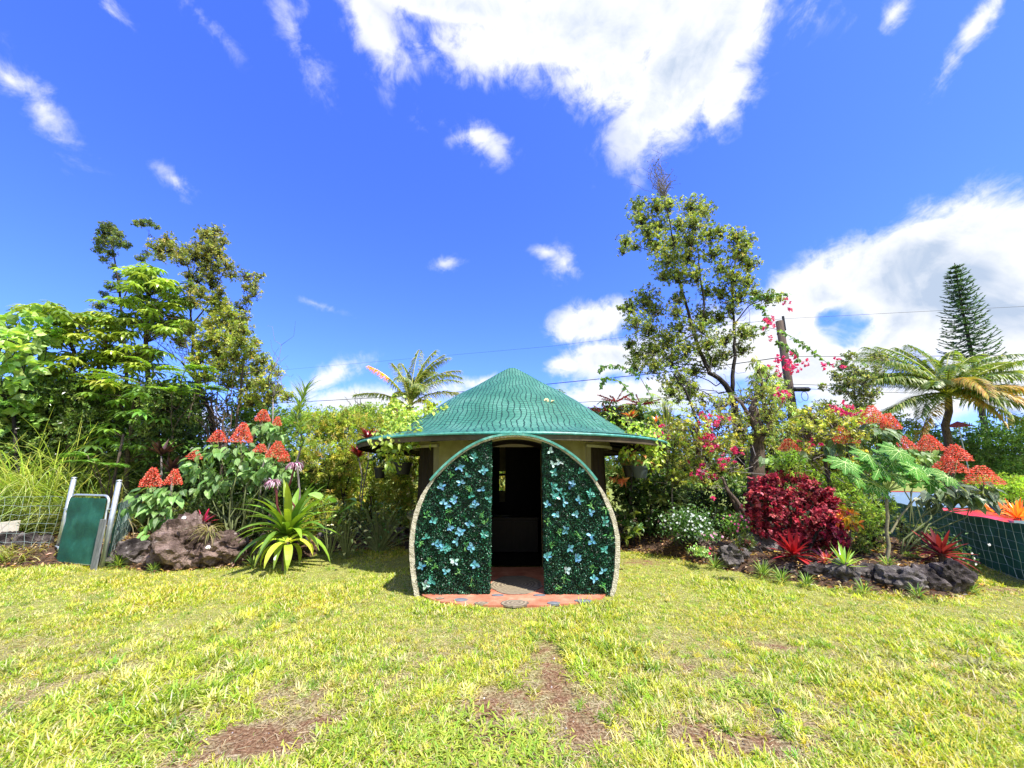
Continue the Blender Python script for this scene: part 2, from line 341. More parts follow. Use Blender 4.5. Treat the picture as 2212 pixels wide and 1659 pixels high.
TH = (np.array([[0, 0, 0], [-.08, .3, .05], [.22, .5, .1], [.62, .36, .06], [1, 0, -.22], [.62, -.36, .06], [.22, -.5, .1], [-.08, -.3, .05], [.3, 0, 0], [.65, 0, -.05]]),
      [[0, 2, 1], [0, 8, 2], [8, 3, 2], [8, 9, 3], [9, 4, 3], [0, 7, 6], [0, 6, 8], [8, 6, 5], [8, 5, 9], [9, 5, 4]])
def leaves(mb, pos, d, up, Ln, Wd, col, T=T2):
    n = len(pos); d = nrm(d); s = nrm(np.cross(up, d)); w = np.cross(d, s)
    Ln = np.broadcast_to(Ln, n)[:, None, None]; Wd = np.broadcast_to(Wd, n)[:, None, None]
    tv, tf = T; k = len(tv)
    v = pos[:, None] + d[:, None] * tv[None, :, :1] * Ln + s[:, None] * tv[None, :, 1:2] * Wd + w[:, None] * tv[None, :, 2:] * Ln
    f = (np.arange(n)[:, None, None] * k + np.array(tf)[None]).reshape(-1, 3)
    uv = np.tile(np.stack([tv[:, 0], tv[:, 1] + .5], 1), (n, 1))
    mb.add(v.reshape(-1, 3), f3=f, col=np.repeat(np.broadcast_to(col, (n, 3)), k, 0), uv=uv)
def blades(mb, pos, az, a0, a1, Ln, Wd, col, seg=3, wprof=None, fold=0.0, colend=None):
    """strips that leave pos at elevation a0 towards azimuth az and bend to elevation a1"""
    n = len(pos); bc = lambda q: np.broadcast_to(np.asarray(q, float), n)
    az, a0, a1, Ln, Wd = map(bc, (az, a0, a1, Ln, Wd)); col = np.broadcast_to(col, (n, 3))
    h = np.stack([np.sin(az), np.cos(az), np.zeros(n)], 1); sd_ = np.stack([np.cos(az), -np.sin(az), np.zeros(n)], 1)
    if wprof is None: wprof = [1 - .9 * (i / seg) ** 1.6 for i in range(seg + 1)]
    p = pos.copy(); V = []; C = []; U = []
    for i in range(seg + 1):
        if i:
            a = a0 + (a1 - a0) * ((i - .5) / seg)
            p = p + (h * np.cos(a)[:, None] + np.array([0, 0, 1]) * np.sin(a)[:, None]) * (Ln / seg)[:, None]
        w = (Wd * wprof[i] / 2)[:, None]; lift = np.array([0, 0, 1]) * (w * fold)
        row = [p - sd_ * w + lift, p, p + sd_ * w + lift] if fold else [p - sd_ * w, p + sd_ * w]
        V.append(np.stack(row, 1)); cc_ = col if colend is None else col + (np.broadcast_to(colend, (n, 3)) - col) * (i / seg)
        C.append(np.repeat(cc_[:, None], len(row), 1)); U.append(np.repeat(np.array([[i / seg, .5]]), len(row), 0)[None].repeat(n, 0))
    m_ = V[0].shape[1]; v = np.concatenate(V, 1); kk = v.shape[1]; fl = []
    for i in range(seg):
        for j in range(m_ - 1): a = i * m_ + j; fl.append([a, a + 1, a + 1 + m_, a + m_])
    f = (np.arange(n)[:, None, None] * kk + np.array(fl)[None]).reshape(-1, 4)
    mb.add(v.reshape(-1, 3), f4=f, col=np.concatenate(C, 1).reshape(-1, 3), uv=np.concatenate(U, 1).reshape(-1, 2))
def vary(r, n, cols, amt=.25):
    cols = np.asarray(cols, float).reshape(-1, 3)
    c = cols[r.integers(0, len(cols), n)]
    return np.clip(c * (1 + r.normal(0, amt, (n, 1))) * (1 + r.normal(0, amt * .3, (n, 3))), .003, .95)
def wander(r, a, b, n=5, amp=.08):
    a, b = np.asarray(a, float), np.asarray(b, float); tt = np.linspace(0, 1, n)[:, None]
    p = a + (b - a) * tt; ln = np.linalg.norm(b - a)
    j = r.normal(0, amp * ln, (n, 3)); j[0] = j[-1] = 0
    return p + j
def ball(r, n, c, rad, shell=.5):
    d = nrm(r.normal(size=(n, 3))); q = (shell + (1 - shell) * r.random((n, 1))) if shell else r.random((n, 1)) ** .333
    q = np.where(r.random((n, 1)) < .25, r.random((n, 1)), q)
    return np.asarray(c) + d * q * np.asarray(rad), d
def foliage(mb, r, c, rad, ntips, per, Ln, Wd, cols, T=T2, shell=.45, droop=0.0, upb=.5, spread=.8, amt=.25, tw=None, twc=(.1, .08, .06), twr=.004):
    """rosettes of leaves at twig tips spread through one ellipsoid"""
    tips, out = ball(r, ntips, c, rad, shell)
    if tw is not None:
        hub = np.asarray(c) - np.array([0, 0, rad[2] * .5])
        for q in range(0, ntips, max(2, ntips // 26)): tw.tube(wander(r, hub + r.normal(0, .1, 3) * rad, tips[q], 4, .08), [twr * 1.6, twr * 1.2, twr, twr * .7], 3, twc, False)
    n = ntips * per; P = np.repeat(tips, per, 0); O = np.repeat(out, per, 0)
    d = nrm(O * .5 + r.normal(0, spread, (n, 3)) + np.array([0, 0, -droop]))
    L_ = Ln * r.uniform(.65, 1.25, n); up = nrm(r.normal(0, 1, (n, 3)) * .8 + np.array([0, 0, upb * 2]))
    tipcol = np.repeat(vary(r, ntips, cols, amt), per, 0) * (1 + r.normal(0, .12, (n, 1)))
    leaves(mb, P + d * Ln * .15, d, up, L_, Wd / Ln * L_, np.clip(tipcol, .003, .95), T)
def umbrella(mb, stem, r, p, rad, n, cols, base):
    """one schefflera leaf: leaflets hanging round the end of a stalk"""
    stem.tube(wander(r, base, p, 3, .04), [.008, .006, .005], 3, (.2, .25, .07), False)
    a = np.arange(n) * 2 * math.pi / n + r.random() * 6; tilt = r.normal(0, .25, 2)
    col = vary(r, 1, cols, .18)
    blades(mb, np.repeat(p[None], n, 0), a, .15 + tilt[0] * np.sin(a) + tilt[1] * np.cos(a) + r.normal(0, .08, n), -.95 + r.normal(0, .2, n), rad * r.uniform(.85, 1.1, n), rad * .27, np.clip(col * (1 + r.normal(0, .1, (n, 1))), 0, 1), 4, [.15, .75, 1, .75, .05], fold=.35)
def frond(mb, r, base, az, a0, a1, ln, leaf, cols, n=34, droop=.9, wd=.03, rcol=(.4, .42, .18), tip=None, rach=.02, width0=.25):
    k = 14; p = np.array(base, float); pts = [p]; el = []
    for i in range(k):
        a = a0 + (a1 - a0) * (i + .5) / k; el.append(a)
        p = p + np.array([math.sin(az) * math.cos(a), math.cos(az) * math.cos(a), math.sin(a)]) * ln / k; pts.append(p)
    pts = np.array(pts); mb.tube(pts, np.linspace(rach, rach * .2, k + 1), 4, rcol, False)
    tt = np.linspace(.14, 1, n); idx = tt * k; i0 = np.minimum(idx.astype(int), k - 1); fr = (idx - i0)[:, None]
    P = pts[i0] * (1 - fr) + pts[i0 + 1] * fr; E = np.array(el)[i0]
    for sgn in (-1, 1):
        lf = leaf * np.sin(np.clip(tt * 1.0 + width0, 0, 1) * math.pi * .5) * (1 - .55 * tt ** 3)
        A = az + sgn * (1.25 - .75 * tt) + r.normal(0, .1, n)
        c = vary(r, n, cols, .16)
        if tip is not None: c = np.where(tt[:, None] > tip[0], vary(r, n, [tip[1]], .15), c)
        blades(mb, P, A, E * .5 + .2 + r.normal(0, .12, n), -droop * .9 + r.normal(0, .15, n), lf * r.uniform(.85, 1.1, n), wd, c, 3)
def branchy(tw, r, p0, p1, r0, r1, n=6, amp=.05, k=7, col=(.1, .1, .1)):
    pts = wander(r, p0, p1, n, amp); tw.tube(pts, np.linspace(r0, r1, n), k, col); return pts
def tree(name, label, cat, Y, trunks, clumps, Ln, Wd, cols, dens=1.0, per=7, bark=BARK, leafm=LEAF, T=T2, group=None, depth=1.0, jit=.5, seed='', trunk_name='trunk', crown_name='crown', base=None, shell=.4, droop=0.0, upb=.5, twr=.006, link=True, extra=None, tipscale=1.0, spread=.8, clump_rad=1.0):
    """trunks: lists of (px, py, radius in m); clumps: (px, py, rx, ry) in reference pixels, given real size and depth at Y"""
    r = rng_(name + label + seed); tw = MB(); lf = MB(); nodes = []
    for path in trunks:
        P = np.array([at(q[0], q[1], Y + (q[3] if len(q) > 3 else 0)) for q in path]); P[:, 2] = np.maximum(P[:, 2], -.05)
        rr = [q[2] * (.68 if name == 'ohia_tree' else 1) for q in path]
        # refine
        tt = np.linspace(0, len(P) - 1, len(P) * 3 - 2); i0 = np.minimum(tt.astype(int), len(P) - 2); fr = (tt - i0)[:, None]
        Q = P[i0] * (1 - fr) + P[i0 + 1] * fr; q_ = np.interp(tt, range(len(P)), rr)
        Q[1:-1] += r.normal(0, 1, (len(Q) - 2, 3)) * (q_[1:-1, None] * .35)
        tw.tube(Q, q_, 8, (.1, .1, .1)); nodes.append((Q, q_))
    allp = np.vstack([q for q, _ in nodes]); allr = np.concatenate([q for _, q in nodes])
    for cl in clumps:
        cx, cy, rx, ry = cl[:4]; s = mpp(Y, cy); dy = r.normal(0, jit) if len(cl) < 5 else cl[4]
        c = at(cx, cy, Y + dy); rad = np.array([rx * s, depth * (rx + ry) / 2 * s, ry * s]) * clump_rad
        if link:
            dd = np.linalg.norm(allp - c, axis=1) + np.maximum(0, allp[:, 2] - c[2]) * 1.5; j = int(np.argmin(dd))
            br = min(allr[j] * .6, .012 + .02 * rad.mean()); pts = branchy(tw, r, allp[j], c, br, br * .35, 6, .07, 5)
        area = rx * ry * s * s; nt_ = max(6, int(dens * 3.6 * math.pi * area / (.55 * Ln * Wd) / per))
        foliage(lf, r, c, rad, nt_, per, Ln, Wd, cols, T, shell, droop, upb, spread, tw=tw, twr=twr)
    b = base if base is not None else (*nodes[0][0][0][:2], 0)
    o = thing(name, label, cat, b, group)
    tw.build(trunk_name, bark, o, smooth=True); lf.build(crown_name, leafm, o)
    if extra: extra(o, r)
    return o
def stems_only(): pass

# ------------------------------------------------------------------ ground
mb = MB()
mb.add([[-400, -40, 0], [400, -40, 0], [400, 700, 0], [-400, 700, 0]], f4=[[0, 1, 2, 3]])
go = mb.build('ground', SOIL); go['kind'] = 'structure'
EDGE = [(-400, 1215), (0, 1228), (240, 1222), (320, 1236), (520, 1226), (640, 1212), (690, 1196), (760, 1190), (880, 1186), (1345, 1190), (1440, 1203), (1600, 1238), (1780, 1270), (1990, 1294), (2060, 1292), (2095, 1276), (2112, 1235), (2212, 1262)]
EP = np.array([gnd(a, b) for a, b in EDGE])
EX = np.concatenate([[-40], EP[:-2, 0], [6.35, 6.75, 7.2, 20]]); EY = np.concatenate([[6.6], EP[:-2, 1], [5.7, 6.35, 7.0, 7.0]])
o_ = np.argsort(EX); EX, EY = EX[o_], EY[o_]
def ymax(x): return np.interp(x, EX, EY)
gx, gy = np.meshgrid(np.linspace(-10, 7.4, 180), np.linspace(4.6, 12, 90))
dz = (gy - ymax(gx)); hut = np.clip((np.abs(gx + .2) - 2.4) / .8, 0, 1)
gz = np.where(dz > 0, np.minimum(dz * .5, .2) * hut + .012, -.06 + 0 * dz)
gz = gz + np.array([mnoise.noise(Vector((a * 3, b * 3, 0))) for a, b in zip(gx.ravel(), gy.ravel())]).reshape(gx.shape) * .04 * hut * (dz > .1)
r_, c_ = gx.shape; i = np.arange(r_ - 1)[:, None] * c_ + np.arange(c_ - 1)[None]
f = np.stack([i, i + 1, i + c_ + 1, i + c_], -1).reshape(-1, 4)
mb = MB(); mb.add(np.stack([gx, gy, gz], -1).reshape(-1, 3), f4=f); bo = mb.build('planting_bed_ground', MULCH, smooth=True); bo['kind'] = 'structure'
def bedz(p):
    d = p[1] - ymax(p[0]); hh = np.clip((abs(p[0] + .2) - 2.4) / .8, 0, 1); return float(min(max(d, 0) * .5, .2) * hh)

# mulch chips scattered on the beds
r = rng_('chips'); n = 26000; P = np.stack([r.uniform(-9, 7.2, n), r.uniform(5, 9.5, n), np.zeros(n)], 1)
k_ = P[:, 1] > ymax(P[:, 0]) - .12; P = P[k_]; hh = np.clip((np.abs(P[:, 0] + .2) - 2.4) / .8, 0, 1); P[:, 2] = np.clip((P[:, 1] - ymax(P[:, 0])) * .5, 0, .2) * hh + .03
k_ = np.hypot(P[:, 0], P[:, 1] - 8.5) > 2.15; P = P[k_]; n = len(P)
mb = MB(); d = r.normal(size=(n, 3)) * [1, 1, .25]; leaves(mb, P, d, np.tile([0, 0, 1.], (n, 1)) + r.normal(0, .4, (n, 3)), r.uniform(.03, .09, n), r.uniform(.015, .04, n), vary(r, n, [(.12, .06, .035), (.28, .17, .09), (.05, .03, .02), (.38, .28, .17)], .3))
mb.build('leaf_litter', LEAF)
tag(bpy.data.objects['leaf_litter'], 'brown fallen leaves and mulch covering the planting beds', 'leaf litter', kind='stuff')

# ------------------------------------------------------------------ lawn
PATCH = [(560, 1600, 150, 45, 1.2), (700, 1560, 60, 22, .9), (1060, 1530, 70, 45, 1.0), (1075, 1590, 60, 30, 1.0), (1200, 1480, 45, 70, 1.1), (1260, 1570, 60, 50, 1.0), (1185, 1410, 40, 40, .8), (1640, 1610, 80, 30, 1.2), (1500, 1590, 70, 30, 1.1), (1560, 1640, 60, 22, 1.1), (1130, 1500, 40, 30, .8),
         (1660, 1395, 60, 16, .8), (1480, 1440, 80, 25, .5), (950, 1420, 90, 25, .4), (700, 1500, 70, 25, .5), (820, 1470, 60, 20, .4), (540, 1520, 60, 18, .5), (1950, 1440, 60, 14, .6), (1960, 1590, 70, 22, .6), (2150, 1500, 60, 18, .4),
         (300, 1440, 70, 14, .4), (80, 1390, 60, 10, .5), (1250, 1350, 80, 12, .4), (1600, 1320, 60, 10, .3), (420, 1650, 60, 25, .7), (1180, 1650, 90, 25, .6), (2165, 1275, 60, 12, .9), (1390, 1215, 70, 10, .8)]
PG = [(gnd(a, b), w * mpp(gnd(a, b)[1], b), abs(gnd(a, b - h)[1] - gnd(a, b + h)[1]) / 2, k) for a, b, w, h, k in PATCH]
def thin(P):
    q = np.zeros(len(P))
    for c, w, h, k in PG: q = np.maximum(q, k * np.exp(-(((P[:, 0] - c[0]) / w) ** 2 + ((P[:, 1] - c[1]) / h) ** 2)))
    return q
def lownoise(P, s, o=0.0):
    # cheap smooth value noise
    r2 = rng_('ln%g' % o); q = np.zeros(len(P))
    for _ in range(14):
        a = r2.random() * 6.28; k = s * r2.uniform(.6, 1.8); q += np.sin((P[:, 0] * math.cos(a) + P[:, 1] * math.sin(a)) * k + r2.random() * 6.28)
    return q / 3.7
def in_hutpad(P): return (((P[:, 0] - .02) / 1.19) ** 2 + ((P[:, 1] - 5.3) / .55) ** 2 < 1) | ((np.abs(P[:, 0]) < 1.17) & (P[:, 1] > 5.15) & (P[:, 1] < 6.8)) | (np.hypot(P[:, 0], P[:, 1] - 8.5) < 2.15)
r = rng_('lawn')
# thatch and bare soil directly under the grass
gx, gy = np.meshgrid(np.linspace(-12, 12, 300), np.linspace(.8, 9, 200)); Q = np.stack([gx.ravel(), gy.ravel(), np.full(gx.size, .004)], 1)
k_ = (gy < ymax(gx) + .15) ; c_ = 300; i = np.arange(199)[:, None] * c_ + np.arange(299)[None]; f = np.stack([i, i + 1, i + c_ + 1, i + c_], -1); kk = k_[:-1, :-1]; f = f[kk]
t_ = thin(Q); mb = MB(); mb.add(Q, f4=f, col=np.stack([t_, t_, t_], 1))
m, t = mat('lawn_soil'); g = G(t); v = g.obj(); msk = g.n('ShaderNodeVertexColor', layer_name='Col').outputs[0]
fine = g.noise(55, 7, v, .72); mid = g.noise(9, 6, v, .65)
soil = g.ramp(fine, [(.32, (.06, .03, .014)), (.48, (.2, .105, .055)), (.6, (.34, .215, .12)), (.72, (.56, .48, .34))])
sy = g.n('ShaderNodeSeparateXYZ', ins={0: v}).outputs[1]; thatch = g.mix(g.m('MULTIPLY_ADD', sy, .55, -1.5, True), g.ramp(fine, [(.34, (.07, .045, .025)), (.48, (.24, .18, .09)), (.64, (.58, .5, .3))]), g.ramp(fine, [(.32, (.07, .09, .018)), (.5, (.27, .29, .065)), (.68, (.5, .48, .18))]))
fac = g.m('MULTIPLY_ADD', g.m('ADD', msk, g.m('MULTIPLY_ADD', mid, 3.4, -1.7)), 1.5, -.5, True)
g.out(g.bsdf(g.mix(fac, thatch, soil), .95, nor=g.bump(g.m('ADD', fine, mid), .9, .03), spec=.12))
o = mb.build('lawn_ground', m); o['kind'] = 'structure'
def sample_lawn(n, yb=1.75):
    # more points close by: area density falls with distance
    y = yb * (9.5 / yb) ** r.random(n * 2) ; keep = r.random(n * 2) < (y / 9.5) ** .35; y = y[keep][:n]
    x = (r.random(len(y)) * 2 - 1) * (y * 1.38 + .5)
    P = np.stack([x, y, np.zeros(len(y))], 1)
    ok = (P[:, 1] < ymax(P[:, 0]) + .06) & ~in_hutpad(P)
    return P[ok]
mb = MB()
GC = [(.37, .45, .04), (.47, .5, .055), (.28, .4, .035), (.5, .5, .1), (.18, .31, .03), (.56, .55, .22)]
Pt = sample_lawn(88000); q = thin(Pt); ln = lownoise(Pt, 5); keep = r.random(len(Pt)) > np.clip(q * 1.45 + np.where(ln < -.8, .28, 0), 0, .97); keep &= r.random(len(Pt)) < np.clip(.42 + (Pt[:, 1] - 3.2) * .5, .42, 1); Pt = Pt[keep]; ln = ln[keep]
nt_ = len(Pt); per = 9; n = nt_ * per
lush = lownoise(Pt, 3, 2.0); wide = np.clip(1 + .55 * lush, .55, 2.1)
wide = wide * np.where(Pt[:, 1] < 2.7, 1.25, 1)
P = np.repeat(Pt, per, 0) + np.stack([r.normal(0, .02, n), r.normal(0, .02, n), np.zeros(n)], 1)
az = r.random(n) * 6.283; sc = np.repeat(wide, per)
tc = vary(r, nt_, GC, .16); warm = np.clip(.5 + .5 * lownoise(Pt, 2.2, 5.0), 0, 1)[:, None]
tc = tc * (1 - warm) + tc * np.array([1.12, 1.0, .85]) * warm
col = np.repeat(tc, per, 0) * (1 + r.normal(0, .16, (n, 1)))
dry = r.random(n) < .14; col[dry] = vary(r, dry.sum(), [(.6, .54, .32), (.55, .46, .26)], .15)
a0 = r.uniform(.35, 1.35, n)
blades(mb, P, az, a0, a0 - r.uniform(.2, 1.3, n), sc * r.uniform(.026, .055, n), sc * r.uniform(.004, .0075, n) * np.where(P[:, 1] > 4.5, 1.35, 1), np.clip(col, .01, .9), 2, [1, .8, .1])
# distinct tufts standing out of the thinner turf near the camera
Pc = sample_lawn(15000); qc = thin(Pc); kc = (r.random(len(Pc)) > np.clip(qc * 1.5, 0, .96)) & (r.random(len(Pc)) < np.clip(1.5 - (Pc[:, 1] - 2.6) * .45, .1, 1)) & (lownoise(Pc, 9, 9.0) > -.75); Pc = Pc[kc]
per = 34; nc = len(Pc); n = nc * per; szc = np.repeat(r.uniform(.6, 1.35, nc) * np.clip(1 + .3 * lownoise(Pc, 2.5, 11.0), .6, 1.6), per)
P = np.repeat(Pc, per, 0) + np.stack([r.normal(0, .022, n) * szc, r.normal(0, .022, n) * szc, np.zeros(n)], 1)
cc_ = np.repeat(vary(r, nc, GC, .2), per, 0) * (1 + r.normal(0, .17, (n, 1))); dry = r.random(n) < .12; cc_[dry] = vary(r, dry.sum(), [(.62, .57, .34)], .15); a0 = r.uniform(.15, 1.4, n)
blades(mb, P, r.random(n) * 6.28, a0, a0 - r.uniform(.3, 1.3, n), szc * r.uniform(.035, .07, n), szc * r.uniform(.0045, .008, n), np.clip(cc_, .01, .9), 3, [.8, 1, .7, .08])
lawn = mb.build('lawn_grass', GRASS); tag(lawn, 'sunlit yellow green lawn with thin worn patches', 'grass', kind='stuff')
# dry straw lying between the tufts
mb = MB(); P = sample_lawn(60000); P = P[r.random(len(P)) > .8 * np.clip(thin(P), 0, 1)]; n = len(P)
blades(mb, P + [0, 0, .012], r.random(n) * 6.28, r.normal(.05, .15, n), r.normal(-.1, .15, n), r.uniform(.03, .11, n), r.uniform(.002, .004, n), vary(r, n, [(.62, .54, .36), (.5, .4, .24), (.36, .25, .15)], .2), 2, [1, 1, .3])
o = mb.build('dry_grass', GRASS); tag(o, 'pale dry straw lying between the lawn tufts', 'dry grass', kind='stuff')
# broad-leaved coarse clumps
mb = MB(); TU = [(1000, 1560), (960, 1600), (1010, 1640), (900, 1640), (1060, 1650), (880, 1590), (300, 1560), (350, 1600), (220, 1540), (270, 1630), (180, 1600), (120, 1560), (60, 1620), (420, 1500), (60, 1560), (600, 1460), (1120, 1600), (1150, 1640), (700, 1640), (760, 1600), (1600, 1500), (1850, 1620), (1900, 1560), (2100, 1620)]
for a, b in TU:
    c = gnd(a, b); n = 150; P = c + np.stack([r.normal(0, .11, n), r.normal(0, .09, n), np.zeros(n)], 1)
    blades(mb, P, r.random(n) * 6.28, r.uniform(.4, 1.2, n), r.uniform(-.6, .2, n), r.uniform(.05, .1, n), r.uniform(.008, .013, n), vary(r, n, [(.34, .42, .05), (.26, .4, .05), (.45, .5, .1)], .15), 3, [.7, 1, .7, .08])
o = mb.build('coarse_grass_tufts', GRASS); tag(o, 'coarse bright tufts of wide bladed grass nearest the camera', 'grass', kind='stuff')
# gravel
mb = MB(); n = 2600; P = sample_lawn(n); n = len(P); rr = r.uniform(.003, .009, n)
ic = np.array([[1, 0, 0], [-1, 0, 0], [0, 1, 0], [0, -1, 0], [0, 0, 1], [0, 0, -1]], float); fc = [[0, 2, 4], [2, 1, 4], [1, 3, 4], [3, 0, 4], [2, 0, 5], [1, 2, 5], [3, 1, 5], [0, 3, 5]]
V = P[:, None] + [0, 0, .004] + ic[None] * rr[:, None, None] * r.uniform(.6, 1.3, (n, 6, 1)); f = (np.arange(n)[:, None, None] * 6 + np.array(fc)[None]).reshape(-1, 3)
mb.add(V.reshape(-1, 3), f3=f, col=np.repeat(vary(r, n, [(.3, .28, .27), (.12, .09, .08), (.3, .1, .07), (.6, .58, .55)], .2), 6, 0))
o = mb.build('gravel', PETAL); tag(o, 'small loose stones scattered through the lawn', 'gravel', kind='stuff')

# ------------------------------------------------------------------ rocks
def rock(name, label, px, py_base, w, h, mt, Y=None, dep=.8, seed=0, group=None, rough=.5, sub=4, tilt=0.0, z0=0.0):
    """w, h in reference pixels; py_base is the foot of the rock"""
    g_ = gnd(px, py_base, z0); Y = g_[1] + .25 if Y is None else Y
    s = mpp(Y, py_base); c = at(px, py_base, Y); Wm, Hm = w * s / 2, h * s
    import bmesh
    bm = bmesh.new(); bmesh.ops.create_icosphere(bm, subdivisions=sub, radius=1)
    off = Vector((seed * 7.3, seed * 3.1, px * .013))
    for v in bm.verts:
        p = v.co.copy(); q = p * 1.1 + off
        dsp = mnoise.fractal(q, 1.0, 2.0, 4) * .35 + mnoise.noise(q * .8) * .3
        cell = mnoise.voronoi(q * 1.3)[0][0]; dsp += (cell - .4) * .45 + mnoise.noise(q * 4) * rough * .3 + mnoise.noise(q * 9) * rough * .16
        p = p * (1 + dsp * .85)
        v.co = Vector((p.x * Wm, p.y * Wm * dep, (p.z * .62 + .42) * Hm))
    me = bpy.data.meshes.new(name); bm.to_mesh(me); bm.free(); me.materials.append(mt)
    me.polygons.foreach_set('use_smooth', [False] * len(me.polygons))
    o = bpy.data.objects.new(name, me); S.collection.objects.link(o); o.location = (c[0], Y, z0); o.rotation_euler = (0, tilt, 0)
    return tag(o, label, 'rock', group)
GL, GR, GB = 'rocks edging the left bed', 'rocks edging the right bed', 'low rocks behind the lawn left of the hut'
rock('lava_boulder', 'huge brown lava boulder, tallest rock in the garden', 388, 1232, 128, 96, ROCKB, seed=1, sub=5, dep=.7, rough=.9)
rock('lava_rock', 'low brown lava rock sloping down against the right of the huge boulder', 472, 1228, 104, 56, ROCKB, seed=2, group=GL, sub=5, rough=.9)
rock('lava_rock', 'dark jagged lava rock between the gate and the huge boulder', 290, 1228, 86, 44, ROCKD, seed=3, group=GL, rough=.5)
rock('lava_rock', 'small grey brown rock beside the lily, left of its dark twin', 548, 1220, 46, 34, ROCKG, seed=4, group=GL)
rock('lava_rock', 'narrow dark rock wedged right behind the small grey brown rock', 572, 1212, 44, 46, ROCKD, seed=5, group=GL)
rock('lava_rock', 'dark rock under the leaves of the big lily', 605, 1208, 56, 40, ROCKD, seed=6, group=GL)
rock('lava_rock', 'dark brown rock just right of the lily base', 655, 1202, 44, 30, ROCKD, seed=7, group=GL)
BL = [(700, 1190, 40, 34, ROCKG, 'pale grey rock beside the broad leaved plant right of the lily'), (735, 1186, 36, 26, ROCKB, 'brown rock below the cream variegated plant'), (770, 1182, 44, 26, ROCKD, 'flat dark rock in the middle of the low row left of the hut'),
      (808, 1178, 46, 34, ROCKD, 'black rounded rock in the low row left of the hut'), (846, 1174, 56, 30, ROCKG, 'grey slanting rock nearest the hut in the low row'), (880, 1168, 34, 20, ROCKD, 'small dark rock beside the hut wall')]
for k, (a, b, w, h, m_, lb) in enumerate(BL): rock('lava_rock', lb, a, b, w, h, m_, seed=10 + k, group=GB)
RR = [(1490, 1206, 62, 43, ROCKD, 'dark rounded rock at the hut end of the right bed'), (1552, 1216, 70, 34, ROCKB, 'brown low rock right of the lone pink flower clump'), (1592, 1236, 66, 46, ROCKG, 'grey boulder left of the red bromeliad'),
      (1665, 1246, 70, 29, ROCKD, 'dark low rock before the red bromeliad'), (1722, 1258, 70, 31, ROCKD, 'black rock directly under the red bromeliad'), (1772, 1268, 70, 33, ROCKD, 'dark rough rock between red bromeliad and aloe'),
      (1835, 1276, 84, 41, ROCKG, 'grey blue rock under the small green aloe'), (1893, 1282, 66, 40, ROCKD, 'dark rock at the foot of the papaya stem'), (1950, 1290, 88, 50, ROCKG, 'smooth tan grey boulder right of the papaya stem'),
      (2010, 1292, 66, 48, ROCKD, 'black rock between tan boulder and corner rock'), (2060, 1292, 76, 64, ROCKD, 'tall dark lava rock at the far right corner of the bed')]
for k, (a, b, w, h, m_, lb) in enumerate(RR): rock('lava_rock', lb, a, b, w, h, m_, seed=30 + k, group=GR, rough=.8)
rock('lava_rock', 'pale grey rock half hidden under the red leaved shrub', 1640, 1190, 90, 60, ROCKG, Y=6.9, seed=50, group=GR)
rock('lava_rock', 'low brown rock behind the white flowers', 1540, 1180, 50, 26, ROCKB, Y=7.4, seed=51, group=GR)
for k, (a, b, w, lb) in enumerate([(532, 1500, 26, 'fist sized dark stone lying in the lawn left of centre'), (1190, 1400, 14, 'tiny reddish stone in the bare track in front of the door'), (1690, 1600, 40, 'half buried grey stone in the front right of the lawn'), (440, 1562, 30, 'small black stone beside the bare patch at the front left')]):
    rock('field_stone', lb, a, b, w * .6, w * .2, ROCKD if k != 2 else ROCKG, seed=60 + k, group='stones lying in the lawn', sub=3)
for k, (px, py, Y, lb) in enumerate([(398, 1119, 6.5, 'white shell on top of the huge boulder'), (450, 1183, 6.2, 'white shell lying low on the front of the boulder')]):
    mb = MB(); c = at(px, py, Y - .25); a = np.linspace(-1.9, 1.9, 15); rim = np.stack([np.sin(a) * .035, np.cos(a) * .012 - .01, np.cos(a) * .028 + np.where(np.arange(15) % 2, .004, 0)], 1)
    V = np.vstack([[[0, .004, -.02]], rim, rim * .5 + [0, -.012, 0]]); F3 = []; 
    for j in range(14): F3 += [[0, j + 1, j + 2], [0, 17 + j, 16 + j], [j + 1, 16 + j, 17 + j], [j + 1, 17 + j, j + 2]]
    mb.add(V + c, f3=F3); o = mb.build('scallop_shell', SHELL, loc=c); tag(o, lb, 'shell', 'white shells on the boulder')

# ------------------------------------------------------------------ the hut
HY, HR, WR = 8.5, 3.15, 2.08; AY = 5.17
hut = thing('round_hut', 'round garden hut with green netted cone roof and leaf covered arched entrance', 'hut', (0, HY, 0))
prof = [(0, 3.76), (.1, 3.735), (.2, 3.68), (.35, 3.58), (.56, 3.45), (.87, 3.26), (1.2, 3.07), (1.52, 2.875), (1.7, 2.755), (1.93, 2.59), (2.2, 2.4), (2.45, 2.245), (2.63, 2.165), (2.85, 2.11), (3.15, 2.055)]
na = 96; th = np.arange(na + 1) * 2 * math.pi / na; V = []; UV = []
r = rng_('roof')
for k, (rr, zz) in enumerate(prof):
    wob = 0 if k < 3 else (np.array([mnoise.noise(Vector((math.cos(a) * 1.6, math.sin(a) * 1.6, rr))) for a in th]) * .035 + np.array([mnoise.noise(Vector((math.cos(a) * 5, math.sin(a) * 5, rr * 3))) for a in th]) * .012)
    V.append(np.stack([rr * np.sin(th), HY - rr * np.cos(th), zz + wob - .08 * (rr / HR) ** 2 * (1 - np.cos(th))], 1)); sl = sum(math.hypot(prof[j + 1][0] - prof[j][0], prof[j + 1][1] - prof[j][1]) for j in range(k))
    UV.append(np.stack([rr * np.sin(th) * (3.2 / (rr + .9)) ** .45 + np.where(np.cos(th) < 0, 7, 0), sl + 0 * th], 1))
V = np.array(V); UV = np.array(UV); ii = np.arange(len(prof) - 1)[:, None] * (na + 1) + np.arange(na)[None]
